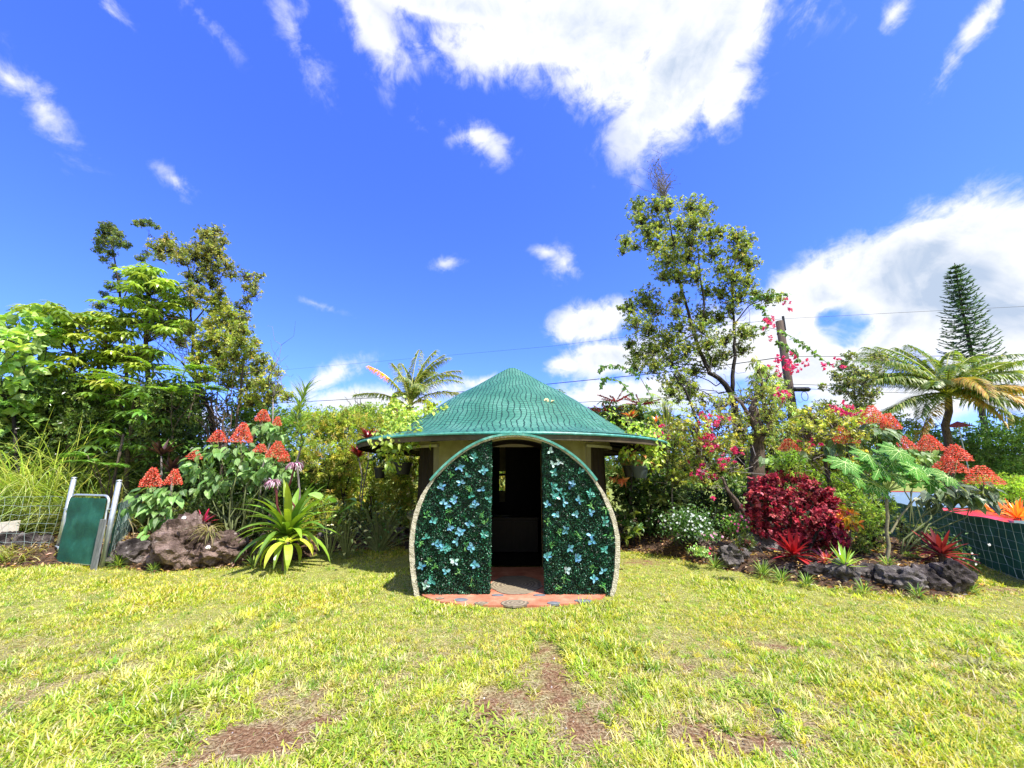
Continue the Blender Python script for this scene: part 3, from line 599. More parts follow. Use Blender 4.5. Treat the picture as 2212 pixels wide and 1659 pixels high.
mb = MB(); mb.add(V.reshape(-1, 3), f4=np.stack([ii, ii + 1, ii + na + 2, ii + na + 1], -1).reshape(-1, 4), uv=UV.reshape(-1, 2))
roof = mb.build('roof', ROOF, hut, smooth=True)
def lathe(mb, pr, n=96, a0=0, a1=2 * math.pi, cy=HY, wob=None, drop=0.0):
    th = np.linspace(a0, a1, n + 1); V = np.array([np.stack([q[0] * np.sin(th), cy - q[0] * np.cos(th), q[1] - drop * (q[0] / HR) ** 2 * (1 - np.cos(th))], 1) for q in pr])
    if wob is not None: V = V + wob(V, th)
    ii = np.arange(len(pr) - 1)[:, None] * (n + 1) + np.arange(n)[None]
    mb.add(V.reshape(-1, 3), f4=np.stack([ii, ii + n + 1, ii + n + 2, ii + 1], -1).reshape(-1, 4))
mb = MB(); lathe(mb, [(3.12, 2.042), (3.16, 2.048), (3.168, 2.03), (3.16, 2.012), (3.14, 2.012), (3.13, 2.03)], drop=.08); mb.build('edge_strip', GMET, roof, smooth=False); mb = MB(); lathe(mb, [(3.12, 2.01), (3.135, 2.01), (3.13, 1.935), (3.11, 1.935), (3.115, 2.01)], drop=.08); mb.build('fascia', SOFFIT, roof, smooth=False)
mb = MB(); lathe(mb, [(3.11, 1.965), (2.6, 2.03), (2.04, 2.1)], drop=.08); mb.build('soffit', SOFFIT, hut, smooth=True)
for k in range(24):
    a = k * math.pi / 12 + .13; mb = MB()
    if math.cos(a) < -.5: continue
    u = np.array([math.sin(a), -math.cos(a), 0]); c = np.array([0, HY, 0])
    mb.tube([c + u * 2.06 + [0, 0, 2.05], c + u * 3.08 + [0, 0, 1.945 - .08 * (1 - math.cos(a))]], .022, 4); mb.build('rafter', DWOOD_SHADE, hut)
# walls: front (behind the arch), sides below the windows, rear with a small window
A1, A2 = R(38), R(104)
def wallseg(name, a0, a1, z0, z1, mt=CREAM, r1=WR, r0=1.99, n=30, wob=None, par=hut):
    mb = MB(); lathe(mb, [(r1, z0), (r1, z1), (r0, z1), (r0, z0), (r1, z0)], n, a0, a1, wob=wob)
    for a in (a0, a1):
        u = np.array([math.sin(a), -math.cos(a), 0]); c = np.array([0, HY, 0]); mb.add([c + u * r0 + [0, 0, z0], c + u * r1 + [0, 0, z0], c + u * r1 + [0, 0, z1], c + u * r0 + [0, 0, z1]], f4=[[0, 1, 2, 3]])
    return mb.build(name, mt, par, smooth=False)
DA = math.asin(.5 / WR)
wallseg('wall', DA, A1, 0, 2.12); wallseg('wall', -A1, -DA, 0, 2.12); wallseg('wall', A1 + .002, A2, 0, .64); wallseg('wall', -A2, -A1 - .002, 0, .64)
wallseg('wall', A1 + .002, A2, 1.93, 2.12); wallseg('wall', -A2, -A1 - .002, 1.93, 2.12)
wa, wb = math.pi + .09, math.pi + .17     # rear window, left of centre as seen
wallseg('wall', A2 + .002, wa, 0, 2.12); wallseg('wall', wb, 2 * math.pi - A2 - .002, 0, 2.12); wallseg('wall', wa, wb, 0, .92); wallseg('wall', wa, wb, 1.42, 2.12)
wallseg('window_bar', wa, wb, 1.3, 1.36, DWOOD_SHADE, 2.03, 2.01, 4)
for sg in (-1, 1):
    a0, a1 = sorted((sg * (A1 + .01), sg * (A2 - .01)))
    tr = wallseg('window_trim', a0, a1, 1.9, 1.945, TRIM, WR + .035, WR + .002, 30)
    wallseg('window_sill', a0, a1, .6, .645, CREAM, WR + .07, WR + .002, 30)
    fold = lambda V, th: np.stack([np.sin(th) * .03 * np.sin(th * 46) + 0 * V[..., 0], -np.cos(th) * .03 * np.sin(th * 46) + 0 * V[..., 0], 0 * V[..., 0]], -1)
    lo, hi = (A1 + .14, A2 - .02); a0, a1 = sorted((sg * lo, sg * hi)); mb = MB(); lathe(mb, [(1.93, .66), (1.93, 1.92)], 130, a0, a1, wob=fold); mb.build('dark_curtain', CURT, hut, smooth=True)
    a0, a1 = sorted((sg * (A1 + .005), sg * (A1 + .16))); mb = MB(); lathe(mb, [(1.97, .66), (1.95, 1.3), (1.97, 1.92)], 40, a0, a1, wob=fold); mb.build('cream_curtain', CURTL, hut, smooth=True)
mb = MB(); lathe(mb, [(1.975, .03), (1.975, .64)], 60, A1, 2 * math.pi - A1); lathe(mb, [(1.975, .03), (1.975, 2.12)], 20, DA, A1); lathe(mb, [(1.975, .03), (1.975, 2.12)], 20, -A1, -DA); lathe(mb, [(1.975, .03), (1.975, 2.12)], 30, A2, wa); lathe(mb, [(1.975, .03), (1.975, 2.12)], 30, wb, 2 * math.pi - A2); mb.build('interior_shade_lining', DWOOD_SHADE, hut)  # near-black sheet over the cream walls, interior shade put into colour
# door frame in the drum
yw = HY - math.sqrt(WR ** 2 - .25)
mb = MB(); mb.box((-.51, yw, 1.0), (.05, .1, 2.0)); mb.box((.51, yw, 1.0), (.05, .1, 2.0)); mb.build('door_frame', DWOOD_SHADE, hut)
mb = MB(); mb.box((.02, yw - .06, 1.905), (.86, .05, .05)); mb.build('door_lintel', TRIM, hut)
mb = MB(); mb.box((0, yw, 2.04), (1.0, .1, .16)); mb.build('door_header', CREAM, hut)
mb = MB(); lathe(mb, [(1.97, .034), (.001, .034)], 60); mb.build('floor', DWOOD_SHADE, hut)  # floor coloured near-black to stand in for shade inside the doorway
mb = MB(); lathe(mb, [(2.0, 2.13), (.001, 2.35)], 60); mb.build('ceiling', DWOOD_SHADE, hut)
# arch: outline traced on its own plane, real thickness and depth
ARC = [(365, 1496), (346, 1400), (334, 1300), (331, 1200), (340, 1080), (365, 980), (410, 880), (470, 800), (555, 713), (650, 640), (740, 590), (830, 562), (930, 552), (1030, 558), (1130, 586), (1240, 644), (1330, 715), (1400, 797), (1462, 885), (1510, 980), (1545, 1090), (1556, 1200), (1550, 1330), (1535, 1430), (1518, 1503)]
A = np.array([at(*c4(*p), AY) for p in ARC]); A = np.stack([A[:, 0], A[:, 2]], 1); A[0, 1] = A[-1, 1] = -.02
tt = np.linspace(0, len(A) - 1, 97); A = np.stack([np.interp(tt, range(len(A)), A[:, 0]), np.interp(tt, range(len(A)), A[:, 1])], 1)
for _ in range(6): A[1:-1] = (A[:-2] + 2 * A[1:-1] + A[2:]) / 4
nn_ = np.gradient(A, axis=0); nn_ = np.stack([nn_[:, 1], -nn_[:, 0]], 1); nn_ = nrm(nn_)          # inwards
nn_ = np.where(((nn_ * (np.array([0, .75]) - A)).sum(1) < 0)[:, None], -nn_, nn_)
low = np.clip((1.45 - A[:, 1]) / .35, 0, 1)[:, None]; B = A + nn_ * (.03 + .03 * low)
def shell(mb, A, B, y0, y1, sel=slice(None), jit=0.0, r=None):
    A, B = A[sel], B[sel]; n = len(A); P = []
    for Q, y in ((A, y0), (A, y1), (B, y1), (B, y0)): P.append(np.stack([Q[:, 0], np.full(n, y), Q[:, 1]], 1))
    V = np.array(P)
    if jit: V = V + r.normal(0, jit, V.shape)
    i = np.arange(n - 1); F = [np.stack([k * n + i, k * n + i + 1, ((k + 1) % 4) * n + i + 1, ((k + 1) % 4) * n + i], 1) for k in range(4)]
    V = V.reshape(-1, 3); F = np.vstack(F); F = np.vstack([F, [[0, n, 2 * n, 3 * n], [n - 1, 4 * n - 1, 3 * n - 1, 2 * n - 1]]]); mb.add(V, f4=F)
r = rng_('arch')
mb = MB(); shell(mb, A, B, AY, AY + .16, jit=.0018, r=r); arch = mb.build('entrance_arch', STUC, hut, smooth=False)
mb = MB(); shell(mb, A + nn_ * .052, A + nn_ * .06, AY + .165, HY - 1.99); mb.build('inner_shade_lining', DWOOD_SHADE, arch)  # dark skin inside the porch, its shade painted as colour
mb = MB(); shell(mb, A + nn_ * .012, A + nn_ * .05, AY + .16, HY - 1.95); mb.build('porch_shell', CREAM, arch)
sel = np.where(A[:, 1] > 1.38)[0]; mb = MB(); shell(mb, A - nn_ * .02, A + nn_ * .008, AY - .03, AY + .5, slice(sel[0], sel[-1] + 1)); mb.build('green_flashing', GMET, arch)
# faux hedge panels
POLY = B + nn_ * .004
def inside(x, z, P=POLY):
    c = np.zeros(len(x), bool); j = len(P) - 1
    for i in range(len(P)):
        xi, zi = P[i]; xj, zj = P[j]; hit = ((zi > z) != (zj > z)) & (x < (xj - xi) * (z - zi) / (zj - zi + 1e-12) + xi); c ^= hit; j = i
    return c
SPL = '''660,690,g 707,690,t 632,742,b 758,768,b 670,795,t 630,830,b 570,790,g 522,858,b 680,862,g 750,875,b 595,925,b 690,905,t 790,928,t 705,962,b 530,950,b 560,995,g 430,1015,g 475,1048,t 565,1050,g 675,1072,b 568,1092,b 750,1020,g 637,1110,b 768,1125,t 433,1150,t 605,1170,b 510,1190,b 545,1215,t 690,1212,b 660,1200,g 445,1290,g 403,1315,b 593,1282,w 548,1345,b 620,1350,g 714,1308,b 465,1405,t 425,1430,w 695,1415,g 480,1320,g 530,1205,b 400,1180,g 770,1060,g'''
SPR = '''1147,650,w 1200,710,w 1170,772,t 1322,765,t 1275,835,b 1165,850,t 1205,880,t 1378,890,t 1170,900,t 1228,945,b 1315,935,b 1132,955,b 1388,960,g 1182,1015,b 1295,1015,b 1385,1000,b 1465,985,g 1465,1065,t 1130,1055,g 1240,1105,b 1200,1120,g 1307,1130,g 1383,1135,b 1490,1140,g 1150,1195,g 1262,1210,b 1462,1220,t 1130,1262,b 1310,1270,b 1245,1335,w 1235,1380,g 1395,1325,g 1455,1345,b 1405,1385,b 1185,1440,g 1455,1430,g'''
SC = {'g': [(.1, .34, .1), (.2, .45, .12)], 't': [(.05, .28, .22), (.1, .36, .3)], 'b': [(.09, .27, .42), (.17, .38, .52), (.1, .33, .36)], 'w': [(.36, .48, .44), (.28, .4, .36)]}
def xw(px): return at(px, 1150, AY)[0]
for side, x0, x1, sprs in (('left', xw(885), xw(1056), SPL), ('right', xw(1179), xw(1345), SPR)):
    r = rng_('panel' + side); yf = AY + .035; inner = x1 if side == 'left' else x0
    xs = np.linspace(x0, x1, 40); top = []
    for x in xs:
        zz = np.linspace(0, 2.2, 300); ins = inside(np.full(300, x), zz); top.append((zz[ins].max() if ins.any() else .3, zz[ins].min() if ins.any() else .3))
    top = np.array(top) ; top[:, 1] = np.where(top[:, 1] < .1, 0, top[:, 1]); n = 40
    mb = MB(); V = np.vstack([np.stack([xs, np.full(n, y), q], 1) for y, q in ((yf + .02, top[:, 1]), (yf + .02, top[:, 0]), (yf + .07, top[:, 0]), (yf + .07, top[:, 1]))])
    i = np.arange(n - 1); F = np.vstack([np.stack([k * n + i, k * n + i + 1, ((k + 1) % 4) * n + i + 1, ((k + 1) % 4) * n + i], 1) for k in range(4)]); F = np.vstack([F, [[0, n, 2 * n, 3 * n], [n - 1, 4 * n - 1, 3 * n - 1, 2 * n - 1]]])
    mb.add(V, f4=F, col=(.006, .02, .012)); panel = mb.build('hedge_panel', FAUX, hut)
    n = 34000; x = r.uniform(x0, x1, n); z = r.uniform(.005, 2.05, n); ok = inside(x, z); x, z = x[ok], z[ok]; n = len(x)
    pat = (np.sin(x * 24 + 1.3 * np.sin(z * 9)) * np.sin(z * 21 + 2 * np.sin(x * 7)) + .8 * np.sin(x * 61 + z * 13) * np.sin(z * 47)) * .011; y = yf - r.uniform(0, .03, n) + pat
    ne = 5000; ze = r.uniform(.005, 1.95, ne); P = np.vstack([np.stack([x, y, z], 1), np.stack([np.full(ne, inner) + (r.uniform(-.01, .02, ne) if side == 'left' else r.uniform(-.02, .01, ne)), yf + r.uniform(-.02, .07, ne), ze], 1)])
    n2 = len(P); d = nrm(r.normal(0, 1, (n2, 3)) + [0, -.5, .1]); mb = MB()
    leaves(mb, P, d, r.normal(0, 1, (n2, 3)) + [0, -.6, .6], r.uniform(.014, .027, n2), r.uniform(.009, .015, n2), vary(r, n2, [(.006, .045, .02), (.014, .085, .04), (.004, .022, .011), (.01, .06, .03), (.07, .25, .14)], .35) * (1 + .45 * np.sin(P[:, :1] * 31 + 3 * np.sin(P[:, 2:] * 8)) * np.sin(P[:, 2:] * 27)), T2)
    k0 = 70; xx = r.uniform(x0, x1, k0); zz = r.uniform(.1, 1.9, k0); ok = inside(xx, zz)
    for x_, z_ in zip(xx[ok], zz[ok]):
        k = 5; az = r.random() * 6.28 + r.normal(0, .4, k); dd = np.stack([np.cos(az), -.3 * np.ones(k), np.sin(az)], 1)
        leaves(mb, np.array([x_, yf - .025, z_]) + r.normal(0, .01, (k, 3)) * [1, .2, 1], dd, np.tile([0, -1., .3], (k, 1)), r.uniform(.04, .08, k), r.uniform(.004, .009, k), vary(r, k, [(.05, .22, .09), (.03, .15, .08)], .2), T2)
    mb.build('boxwood_leaves', FAUX, panel)
    for tok in sprs.split():
        a, b, ty = tok.split(','); p = at(*c4(float(a), float(b)), yf - .035); cols = SC[ty]; mb = MB()
        if ty == 'g':
            k = 9; az = r.random(k) * 6.28; dd = np.stack([np.cos(az), -.4 * np.ones(k), np.sin(az)], 1)
            leaves(mb, p + r.normal(0, .012, (k, 3)) * [1, .2, 1], dd, np.tile([0, -1., .2], (k, 1)) + r.normal(0, .3, (k, 3)), r.uniform(.03, .07, k), r.uniform(.008, .016, k), vary(r, k, cols, .2), T8)
        else:
            for sub in range(r.integers(1, 3)):
                k = r.integers(3, 5); a0 = r.random() * 6.28; az = a0 + np.arange(k) * 2 * math.pi / 3.6 + r.normal(0, .2, k); dd = np.stack([np.cos(az), -.25 * np.ones(k), np.sin(az)], 1); pc = p + (r.normal(0, .03, 3) * [1, .2, 1] if sub else 0)
                leaves(mb, np.tile(pc, (k, 1)), dd, np.tile([0, -1., .35], (k, 1)) + r.normal(0, .2, (k, 3)), r.uniform(.046, .066, k), r.uniform(.03, .044, k), vary(r, k, cols, .22), TB)
                leaves(mb, np.tile(pc, (4, 1)), np.stack([r.normal(size=4), -np.ones(4), r.normal(size=4)], 1), np.tile([0, -.2, 1.], (4, 1)), .02, .008, (.05, .28, .2))
        mb.build('leaf_sprig', FAUX, panel)
# threshold slab with round insets
mb = MB(); a = np.linspace(0, 2 * math.pi, 61)[:-1]; sx = np.sign(np.cos(a)) * np.abs(np.cos(a)) ** .85
rim = np.stack([.02 + 1.19 * sx, 5.36 + .56 * np.sin(a), np.full(60, .028)], 1); rim[:, :2] += r.normal(0, .006, (60, 2)); rim2 = rim.copy(); rim2[:, 2] = -.02
mb.add(np.vstack([[[0.02, 5.36, .028]], rim, rim2]), f3=[[0, j + 1, (j + 1) % 60 + 1] for j in range(60)], f4=[[j + 1, j + 61, (j + 1) % 60 + 61, (j + 1) % 60 + 1] for j in range(60)])
mb.add([[-.95, 5.3, .022], [.95, 5.3, .022], [.95, 6.5, .022], [-.95, 6.5, .022]], f4=[[0, 1, 2, 3]])
slab = mb.build('threshold_slab', CONC, hut)
for px, py, w, h, mt_ in ((1112, 1303, 62, 14, SLICE), (995, 1296, 30, 7, SGREY), (1040, 1303, 32, 6, SLICE), (1196, 1303, 28, 6, SGREY), (1260, 1298, 38, 6, SGREY), (950, 1293, 20, 4, SLICE), (1075, 1286, 26, 4, SGREY), (1165, 1286, 26, 4, SGREY), (1115, 1263, 112, 40, SLICE)):
    c = gnd(px, py, .03); wd = w * mpp(c[1], py) / 2; hd = abs(gnd(px, py - h / 2, .03)[1] - gnd(px, py + h / 2, .03)[1]) / 2; a = np.linspace(0, 2 * math.pi, 31)[:-1]; wb_ = 1 + r.normal(0, .03, 30)
    mb = MB(); rim = np.stack([c[0] + wd * np.cos(a) * wb_, c[1] + hd * np.sin(a) * wb_, np.full(30, .036)], 1); lo_ = rim - [0, 0, .02]; mb.add(np.vstack([[[c[0], c[1], .038]], rim, lo_]), f3=[[0, j + 1, (j + 1) % 30 + 1] for j in range(30)], f4=[[j + 1, j + 31, (j + 1) % 30 + 31, (j + 1) % 30 + 1] for j in range(30)])
    o = mb.build('round_inset', mt_, slab); o.data.transform(__import__('mathutils').Matrix.Translation(-Vector(c) + Vector(slab['_o']))); o.location = Vector(c) - Vector(slab['_o'])
# low cabinet inside
cab = thing('cabinet', 'low dark wooden cabinet in the shadow inside the doorway', 'cabinet', (0, 7.6, .03))
mb = MB(); mb.box((.02, 7.6, .33), (.9, .35, .56)); mb.build('cabinet_body', DWOOD_SHADE, cab)
mb = MB(); mb.box((.02, 7.6, .63), (.94, .39, .03)); mb.build('cabinet_top', DWOOD_SHADE, cab)
for sx_ in (-.22, .24): mb = MB(); mb.box((sx_, 7.415, .33), (.4, .015, .48)); mb.build('cabinet_door', DWOOD_SHADE, cab)

# ------------------------------------------------------------------ hanging planters
def planter(label, px, py, w, h, Y, mt_, hang, leafy, cols, py_hook):
    c = at(px, py + h / 2, Y); s = mpp(Y, py); Wm, Hm = w * s / 2, h * s
    o = thing('hanging_planter', label, 'hanging planter', c, 'planters hanging from the hut eaves'); mb = MB()
    lathe_ = [(Wm * .62, 0), (Wm * .66, .005), (Wm * .94, Hm * .86), (Wm * 1.04, Hm * .87), (Wm * 1.04, Hm), (Wm * .94, Hm), (Wm * .9, Hm * .8), (.001, Hm * .8)]
    th = np.linspace(0, 2 * math.pi, 33); V = np.array([np.stack([q[0] * np.sin(th), -q[0] * .8 * np.cos(th), q[1] + 0 * th], 1) for q in lathe_]) + c
    ii = np.arange(len(lathe_) - 1)[:, None] * 33 + np.arange(32)[None]; mb.add(V.reshape(-1, 3), f4=np.stack([ii, ii + 33, ii + 34, ii + 1], -1).reshape(-1, 4)); mb.add(V[0], f3=[[0, j + 1, j] for j in range(1, 31)]); mb.build('pot', mt_, o, smooth=False)
    top = at(px, py_hook, Y); top[2] = 1.99; top[0] = c[0]
    for k in range(3):
        a = k * 2.094 + .4; mb = MB(); mb.tube([c + [Wm * math.sin(a), -Wm * .8 * math.cos(a), Hm], top], .0025, 3); mb.build('hanger_wire', CABLE, o)
    r = rng_(label); mb = MB()
    if leafy == 'grass': n = 90; blades(mb, c + np.stack([r.normal(0, Wm * .4, n), r.normal(0, Wm * .3, n), np.full(n, Hm * .8)], 1), r.random(n) * 6.28, r.uniform(.9, 1.5, n), r.uniform(-.2, .9, n), r.uniform(.08, .2, n), .01, vary(r, n, cols, .2), 3)
    else:
        n = 16; P = c + np.stack([r.normal(0, Wm * .4, n), r.normal(0, Wm * .3, n), np.full(n, Hm * .8)], 1)
        for p in P: q = p + [r.normal(0, .08), r.normal(0, .06), r.uniform(.08, .24)]; mb.tube([p, q], .003, 3, (.1, .16, .05)); k = 3; leaves(mb, np.tile(q, (k, 1)), r.normal(0, 1, (k, 3)) * [1, 1, .6], np.tile([0, -.4, 1.], (k, 1)) + r.normal(0, .3, (k, 3)), r.uniform(.07, .13, k), .05, vary(r, k, cols, .2), TH)
    mb.build('plant', LEAF, o); return o
planter('small black pot hanging under the left eave with a sparse dark plant', 820, 1022, 27, 22, 7.4, BLK, 0, 'leaf', [(.05, .1, .03)], 985)
planter('larger dark pot hanging beside the left window with grassy leaves', 870, 1012, 40, 26, 7.0, BLK, 0, 'grass', [(.28, .36, .08), (.2, .3, .06)], 985)
planter('grey pot hanging at the right eave with pink edged broad leaves', 1383, 1020, 38, 26, 6.6, PLAST, 0, 'leaf', [(.2, .34, .1), (.45, .2, .12), (.3, .42, .15)], 985)
planter('black pot hanging close behind the grey pot on the right', 1360, 1018, 28, 24, 7.0, BLK, 0, 'leaf', [(.2, .3, .08)], 985)

# ------------------------------------------------------------------ gate, fences
def post(label, x, y, h, rad, nm='fence_post', grp='steel posts of the garden gate'):
    o = thing(nm, label, 'post', (x, y, 0), grp); mb = MB(); mb.tube([(x, y, -.05), (x, y, h)], rad, 16); mb.build('pole', GALV, o, smooth=True)
    mb = MB(); a = np.linspace(0, math.pi / 2, 5); mb.tube([(x, y, h + rad * .75 * math.sin(q)) for q in a] , [rad * 1.12 * math.cos(q) + .002 for q in a], 16); mb.build('cap', GALV, o, smooth=True); return o
post('galvanised steel post left of the green gate', -7.72, 6.98, 1.36, .034); pb = post('galvanised steel post right of the green gate', -6.44, 6.5, 1.33, .034)
gt = thing('garden_gate', 'small gate of bent steel tube filled with dark green shade cloth', 'gate', (-7.0, 6.6, 0))
gl, gr_ = np.array([-7.43, 6.74, 0]), np.array([-6.54, 6.5, 0]); ex = gr_ - gl; zt = 1.1
mb = MB(); cr = [gl + [0, 0, .03], gl + [0, 0, zt - .12]] + [gl + ex * .13 * (1 - math.cos(q)) + [0, 0, zt - .12 + .12 * math.sin(q)] for q in np.linspace(.3, math.pi / 2, 4)] + [gr_ - ex * .13 * (1 - math.sin(q)) + [0, 0, zt - .12 + .12 * math.cos(q)] for q in np.linspace(0, math.pi / 2, 5)] + [gr_ + [0, 0, .03]]
mb.tube(cr, .019, 10); mb.tube([gl + [0, 0, .05], gr_ + [0, 0, .05]], .017, 10); mb.build('gate_frame', GALV, gt, smooth=True)
ny = 30; nx = 14; gu, gv = np.meshgrid(np.linspace(.02, .98, nx), np.linspace(0, 1, ny)); r = rng_('gate'); P = gl + ex * gu[..., None] + np.stack([0 * gu, -.028 + 0 * gu, .06 + gv * (zt - .1)], -1)
P[..., 1] += np.array([mnoise.noise(Vector((a * 3, b * 4, 1))) for a, b in zip(gu.ravel(), gv.ravel())]).reshape(gu.shape) * .022
i = np.arange(ny - 1)[:, None] * nx + np.arange(nx - 1)[None]; mb = MB(); mb.add(P.reshape(-1, 3), f4=np.stack([i, i + 1, i + nx + 1, i + nx], -1).reshape(-1, 4)); mb.build('green_cloth', CLOTH, gt, smooth=True)
for z in (.25, .85):
    mb = MB(); mb.tube([gl + [0, 0, z], np.array([-7.72, 6.93, z])], .012, 6); mb.tube([gl + [0, 0, z - .035], gl + [0, 0, z + .035]], .028, 10); mb.build('hinge', GALV, gt, smooth=True)
mb = MB(); mb.tube([gr_ + [0, 0, .88], np.array([-6.44, 6.46, .9])], .01, 6); mb.build('latch', GALV, gt)
bd = thing('wooden_board', 'grey weathered board standing upright between the gate and its right post', 'board', (-6.55, 6.42, 0)); ex_ = math.atan2(-.2, .3)
mb = MB(); M_ = np.array([[1, 0, -.0], [0, 1, 0], [0, 0, 1]]); mb.box((-6.45, 6.385, .37), (.13, .02, .76), M=M_, rz=-.3); mb.build('plank_face', BOARD, bd)
def wirefence(name, label, P0, P1, h0, h1, nh, sp, cloth=None, zb=0.02, wav=.02, wr=.0022, posts=True):
    P0, P1 = np.array(P0, float), np.array(P1, float); Ld = np.linalg.norm(P1 - P0); o = thing(name, label, 'fence', (*P0[:2], 0)); r = rng_(label)
    nv = int(Ld / sp); uu = np.linspace(0, 1, nv + 1); W_ = MB(); nrmv = np.array([-(P1 - P0)[1], (P1 - P0)[0], 0]) / Ld
    if np.dot(nrmv[:2], -P0[:2]) < 0: nrmv = -nrmv
    jz = r.normal(0, wav, (nh + 1, nv + 1)); jx = r.normal(0, wav, (nh + 1, nv + 1))
    def pt(i, j):
        u = uu[j] + jx[i, j] / Ld * .8; h = h0 + (h1 - h0) * u; return P0 + (P1 - P0) * u + np.array([0, 0, zb + (h - zb) * i / nh + jz[i, j] * (.6 if 0 < i < nh else .3)]) + nrmv * .03
    for i in range(nh + 1): W_.tube([pt(i, j) for j in range(nv + 1)], wr, 4, cap=False)
    for j in range(nv + 1): W_.tube([pt(i, j) for i in range(nh + 1)], wr, 4, cap=False)
    W_.build('wire_mesh', WIRE, o)
    if cloth:
        nx, ny = nv * 3 + 1, 10; gu, gv = np.meshgrid(np.linspace(0, 1, nx), np.linspace(0, 1, ny)); P = P0 + (P1 - P0) * gu[..., None]; hh = (h0 + (h1 - h0) * gu) * cloth
        P[..., 2] = .0 + gv * hh + np.sin(gu * nv * 1.1) * .008 * gv; P[..., :2] += np.array([mnoise.noise(Vector((a * Ld * 1.6, b * 3, 1))) for a, b in zip(gu.ravel(), gv.ravel())]).reshape(gu.shape)[..., None] * nrmv[:2] * .03
        i = np.arange(ny - 1)[:, None] * nx + np.arange(nx - 1)[None]; mb = MB(); mb.add(P.reshape(-1, 3), f4=np.stack([i, i + 1, i + nx + 1, i + nx], -1).reshape(-1, 4)); mb.build('shade_cloth', CLOTH, o, smooth=True)
    if posts:
        for q in (.985,):
            b = P0 + (P1 - P0) * q - nrmv * .04; mb = MB(); mb.tube([b, b + [0, 0, h0 + (h1 - h0) * q]], .018, 8); mb.build('post', GALV, o)
    return o
wirefence('wire_fence', 'bare wire fence left of the gate in front of the tall grass', (-7.8, 6.95, 0), (-10.6, 6.9, 0), 1.05, 1.05, 7, .15)
wirefence('wire_fence', 'short wire fence with green cloth right of the gate behind the boulder', (-6.5, 6.62, 0), (-8.4, 9.0, 0), 1.0, .95, 7, .15, cloth=.96)
wirefence('wire_fence', 'long green cloth fence at the right edge behind the corner rock', (6.95, 5.33, 0), (8.95, 9.6, 0), .79, .74, 6, .16, cloth=1.0)
# stones and crate behind left fence
cr_ = thing('crate', 'pale wooden crate at the far left on the dark stones', 'crate', at(-4, 1165, 7.2)); c = at(0, 1148, 7.2)
for k in range(4): mb = MB(); mb.box(c + [-.05, -.15, -.13 + k * .085], (.42, .018, .07)); mb.build('side_board', PALEW, cr_)
for sx_ in (-.2, .2): mb = MB(); mb.box(c + [-.05 + sx_ * .92, 0, 0], (.03, .28, .34)); mb.build('end_board', PALEW, cr_)
DS = [(10, 1218, 70, 52, 'dark flat stone below the pale crate'), (62, 1212, 62, 48, 'dark rounded stone right of the one below the crate'), (-40, 1215, 60, 50, 'dark stone cut off by the left picture edge')]
for k, (a, b, w, h, lb) in enumerate(DS): rock('dark_stone', lb, a, b, w, h, ROCKD, Y=7.15, seed=70 + k, group='dark stones behind the left wire fence')

# ------------------------------------------------------------------ plants, left side
OHIA = [(.1, .13, .04), (.16, .19, .06), (.22, .23, .09), (.07, .1, .035)]
GREEN = [(.1, .2, .04), (.16, .26, .05), (.07, .14, .03)]
YG = [(.26, .34, .05), (.34, .38, .07), (.18, .28, .05), (.4, .38, .09)]
DG = [(.035, .075, .02), (.06, .12, .03), (.09, .16, .04), (.025, .05, .015)]
# tall grass
def tallgrass(label, px, py, w, h, Y, n=420, cols=YG, group='tall grass clumps by the gate'):
    c = at(px, py, Y); c[2] = 0; s = mpp(Y, py); r = rng_(label); o = thing('tall_grass', label, 'grass clump', c, group); mb = MB(); n = int(n * 2.2)
    P = c + np.stack([r.normal(0, w * s * .28, n), r.normal(0, w * s * .2, n), np.zeros(n)], 1); az = r.random(n) * 6.28
    blades(mb, P, az, r.uniform(1.1, 1.5, n), r.uniform(-1.0, .3, n), h * s * r.uniform(.7, 1.55, n), r.uniform(.014, .026, n), vary(r, n, cols, .2), 6, [.6, 1, 1, .85, .6, .35, .05], fold=.3)
    mb.build('blades', GRASS, o); return o
TG = [(.36, .46, .12), (.44, .52, .2), (.28, .4, .09), (.5, .52, .26)]
tallgrass('tall arching grass at the left edge behind the crate', -30, 1200, 120, 240, 9.0, cols=TG)
tallgrass('tall pale grass clump left of the gate, highest of them', 66, 1200, 130, 260, 9.1, 600, cols=TG)
tallgrass('tall grass clump directly behind the gate', 150, 1200, 90, 180, 8.9, 420, cols=TG)
tallgrass('short weedy grass in front of the dark stones at the left edge', 20, 1232, 130, 45, 6.9, 260, cols=[(.3, .34, .08), (.4, .36, .16)])
tallgrass('loose dry grass between gate and dark hedge', 215, 1200, 60, 140, 8.3, 200, cols=[(.35, .3, .16), (.26, .3, .08)])
# background hedge mass
def bush(name, label, Y, clumps, Ln, Wd, cols, group, dens=1.0, T=T2, m_=LEAF, per=7, cat='bush', **k):
    cx = np.mean([c[0] for c in clumps]); 
    return tree(name, label, cat, Y, [[(cx, 1250, .05), (cx, max(c[1] for c in clumps) - 10, .03)]], clumps, Ln, Wd, cols, dens, per, DBARK, m_, T, group, seed='b', trunk_name='stems', crown_name='foliage', base=(*at(cx, 1200, Y)[:2], 0), **k)
GH = 'dense shrubs filling the left background'
bush('shrub', 'big leaved pale green shrub at the far left edge', 8.6, [(20, 720, 70, 50), (-40, 760, 80, 70), (60, 760, 70, 60), (10, 830, 80, 60), (90, 820, 60, 50), (40, 900, 80, 50), (-60, 900, 80, 70), (110, 690, 40, 30)], .17, .15, [(.2, .34, .07), (.3, .42, .14), (.14, .26, .05)], GH, .55, TH, VEINED, per=4)
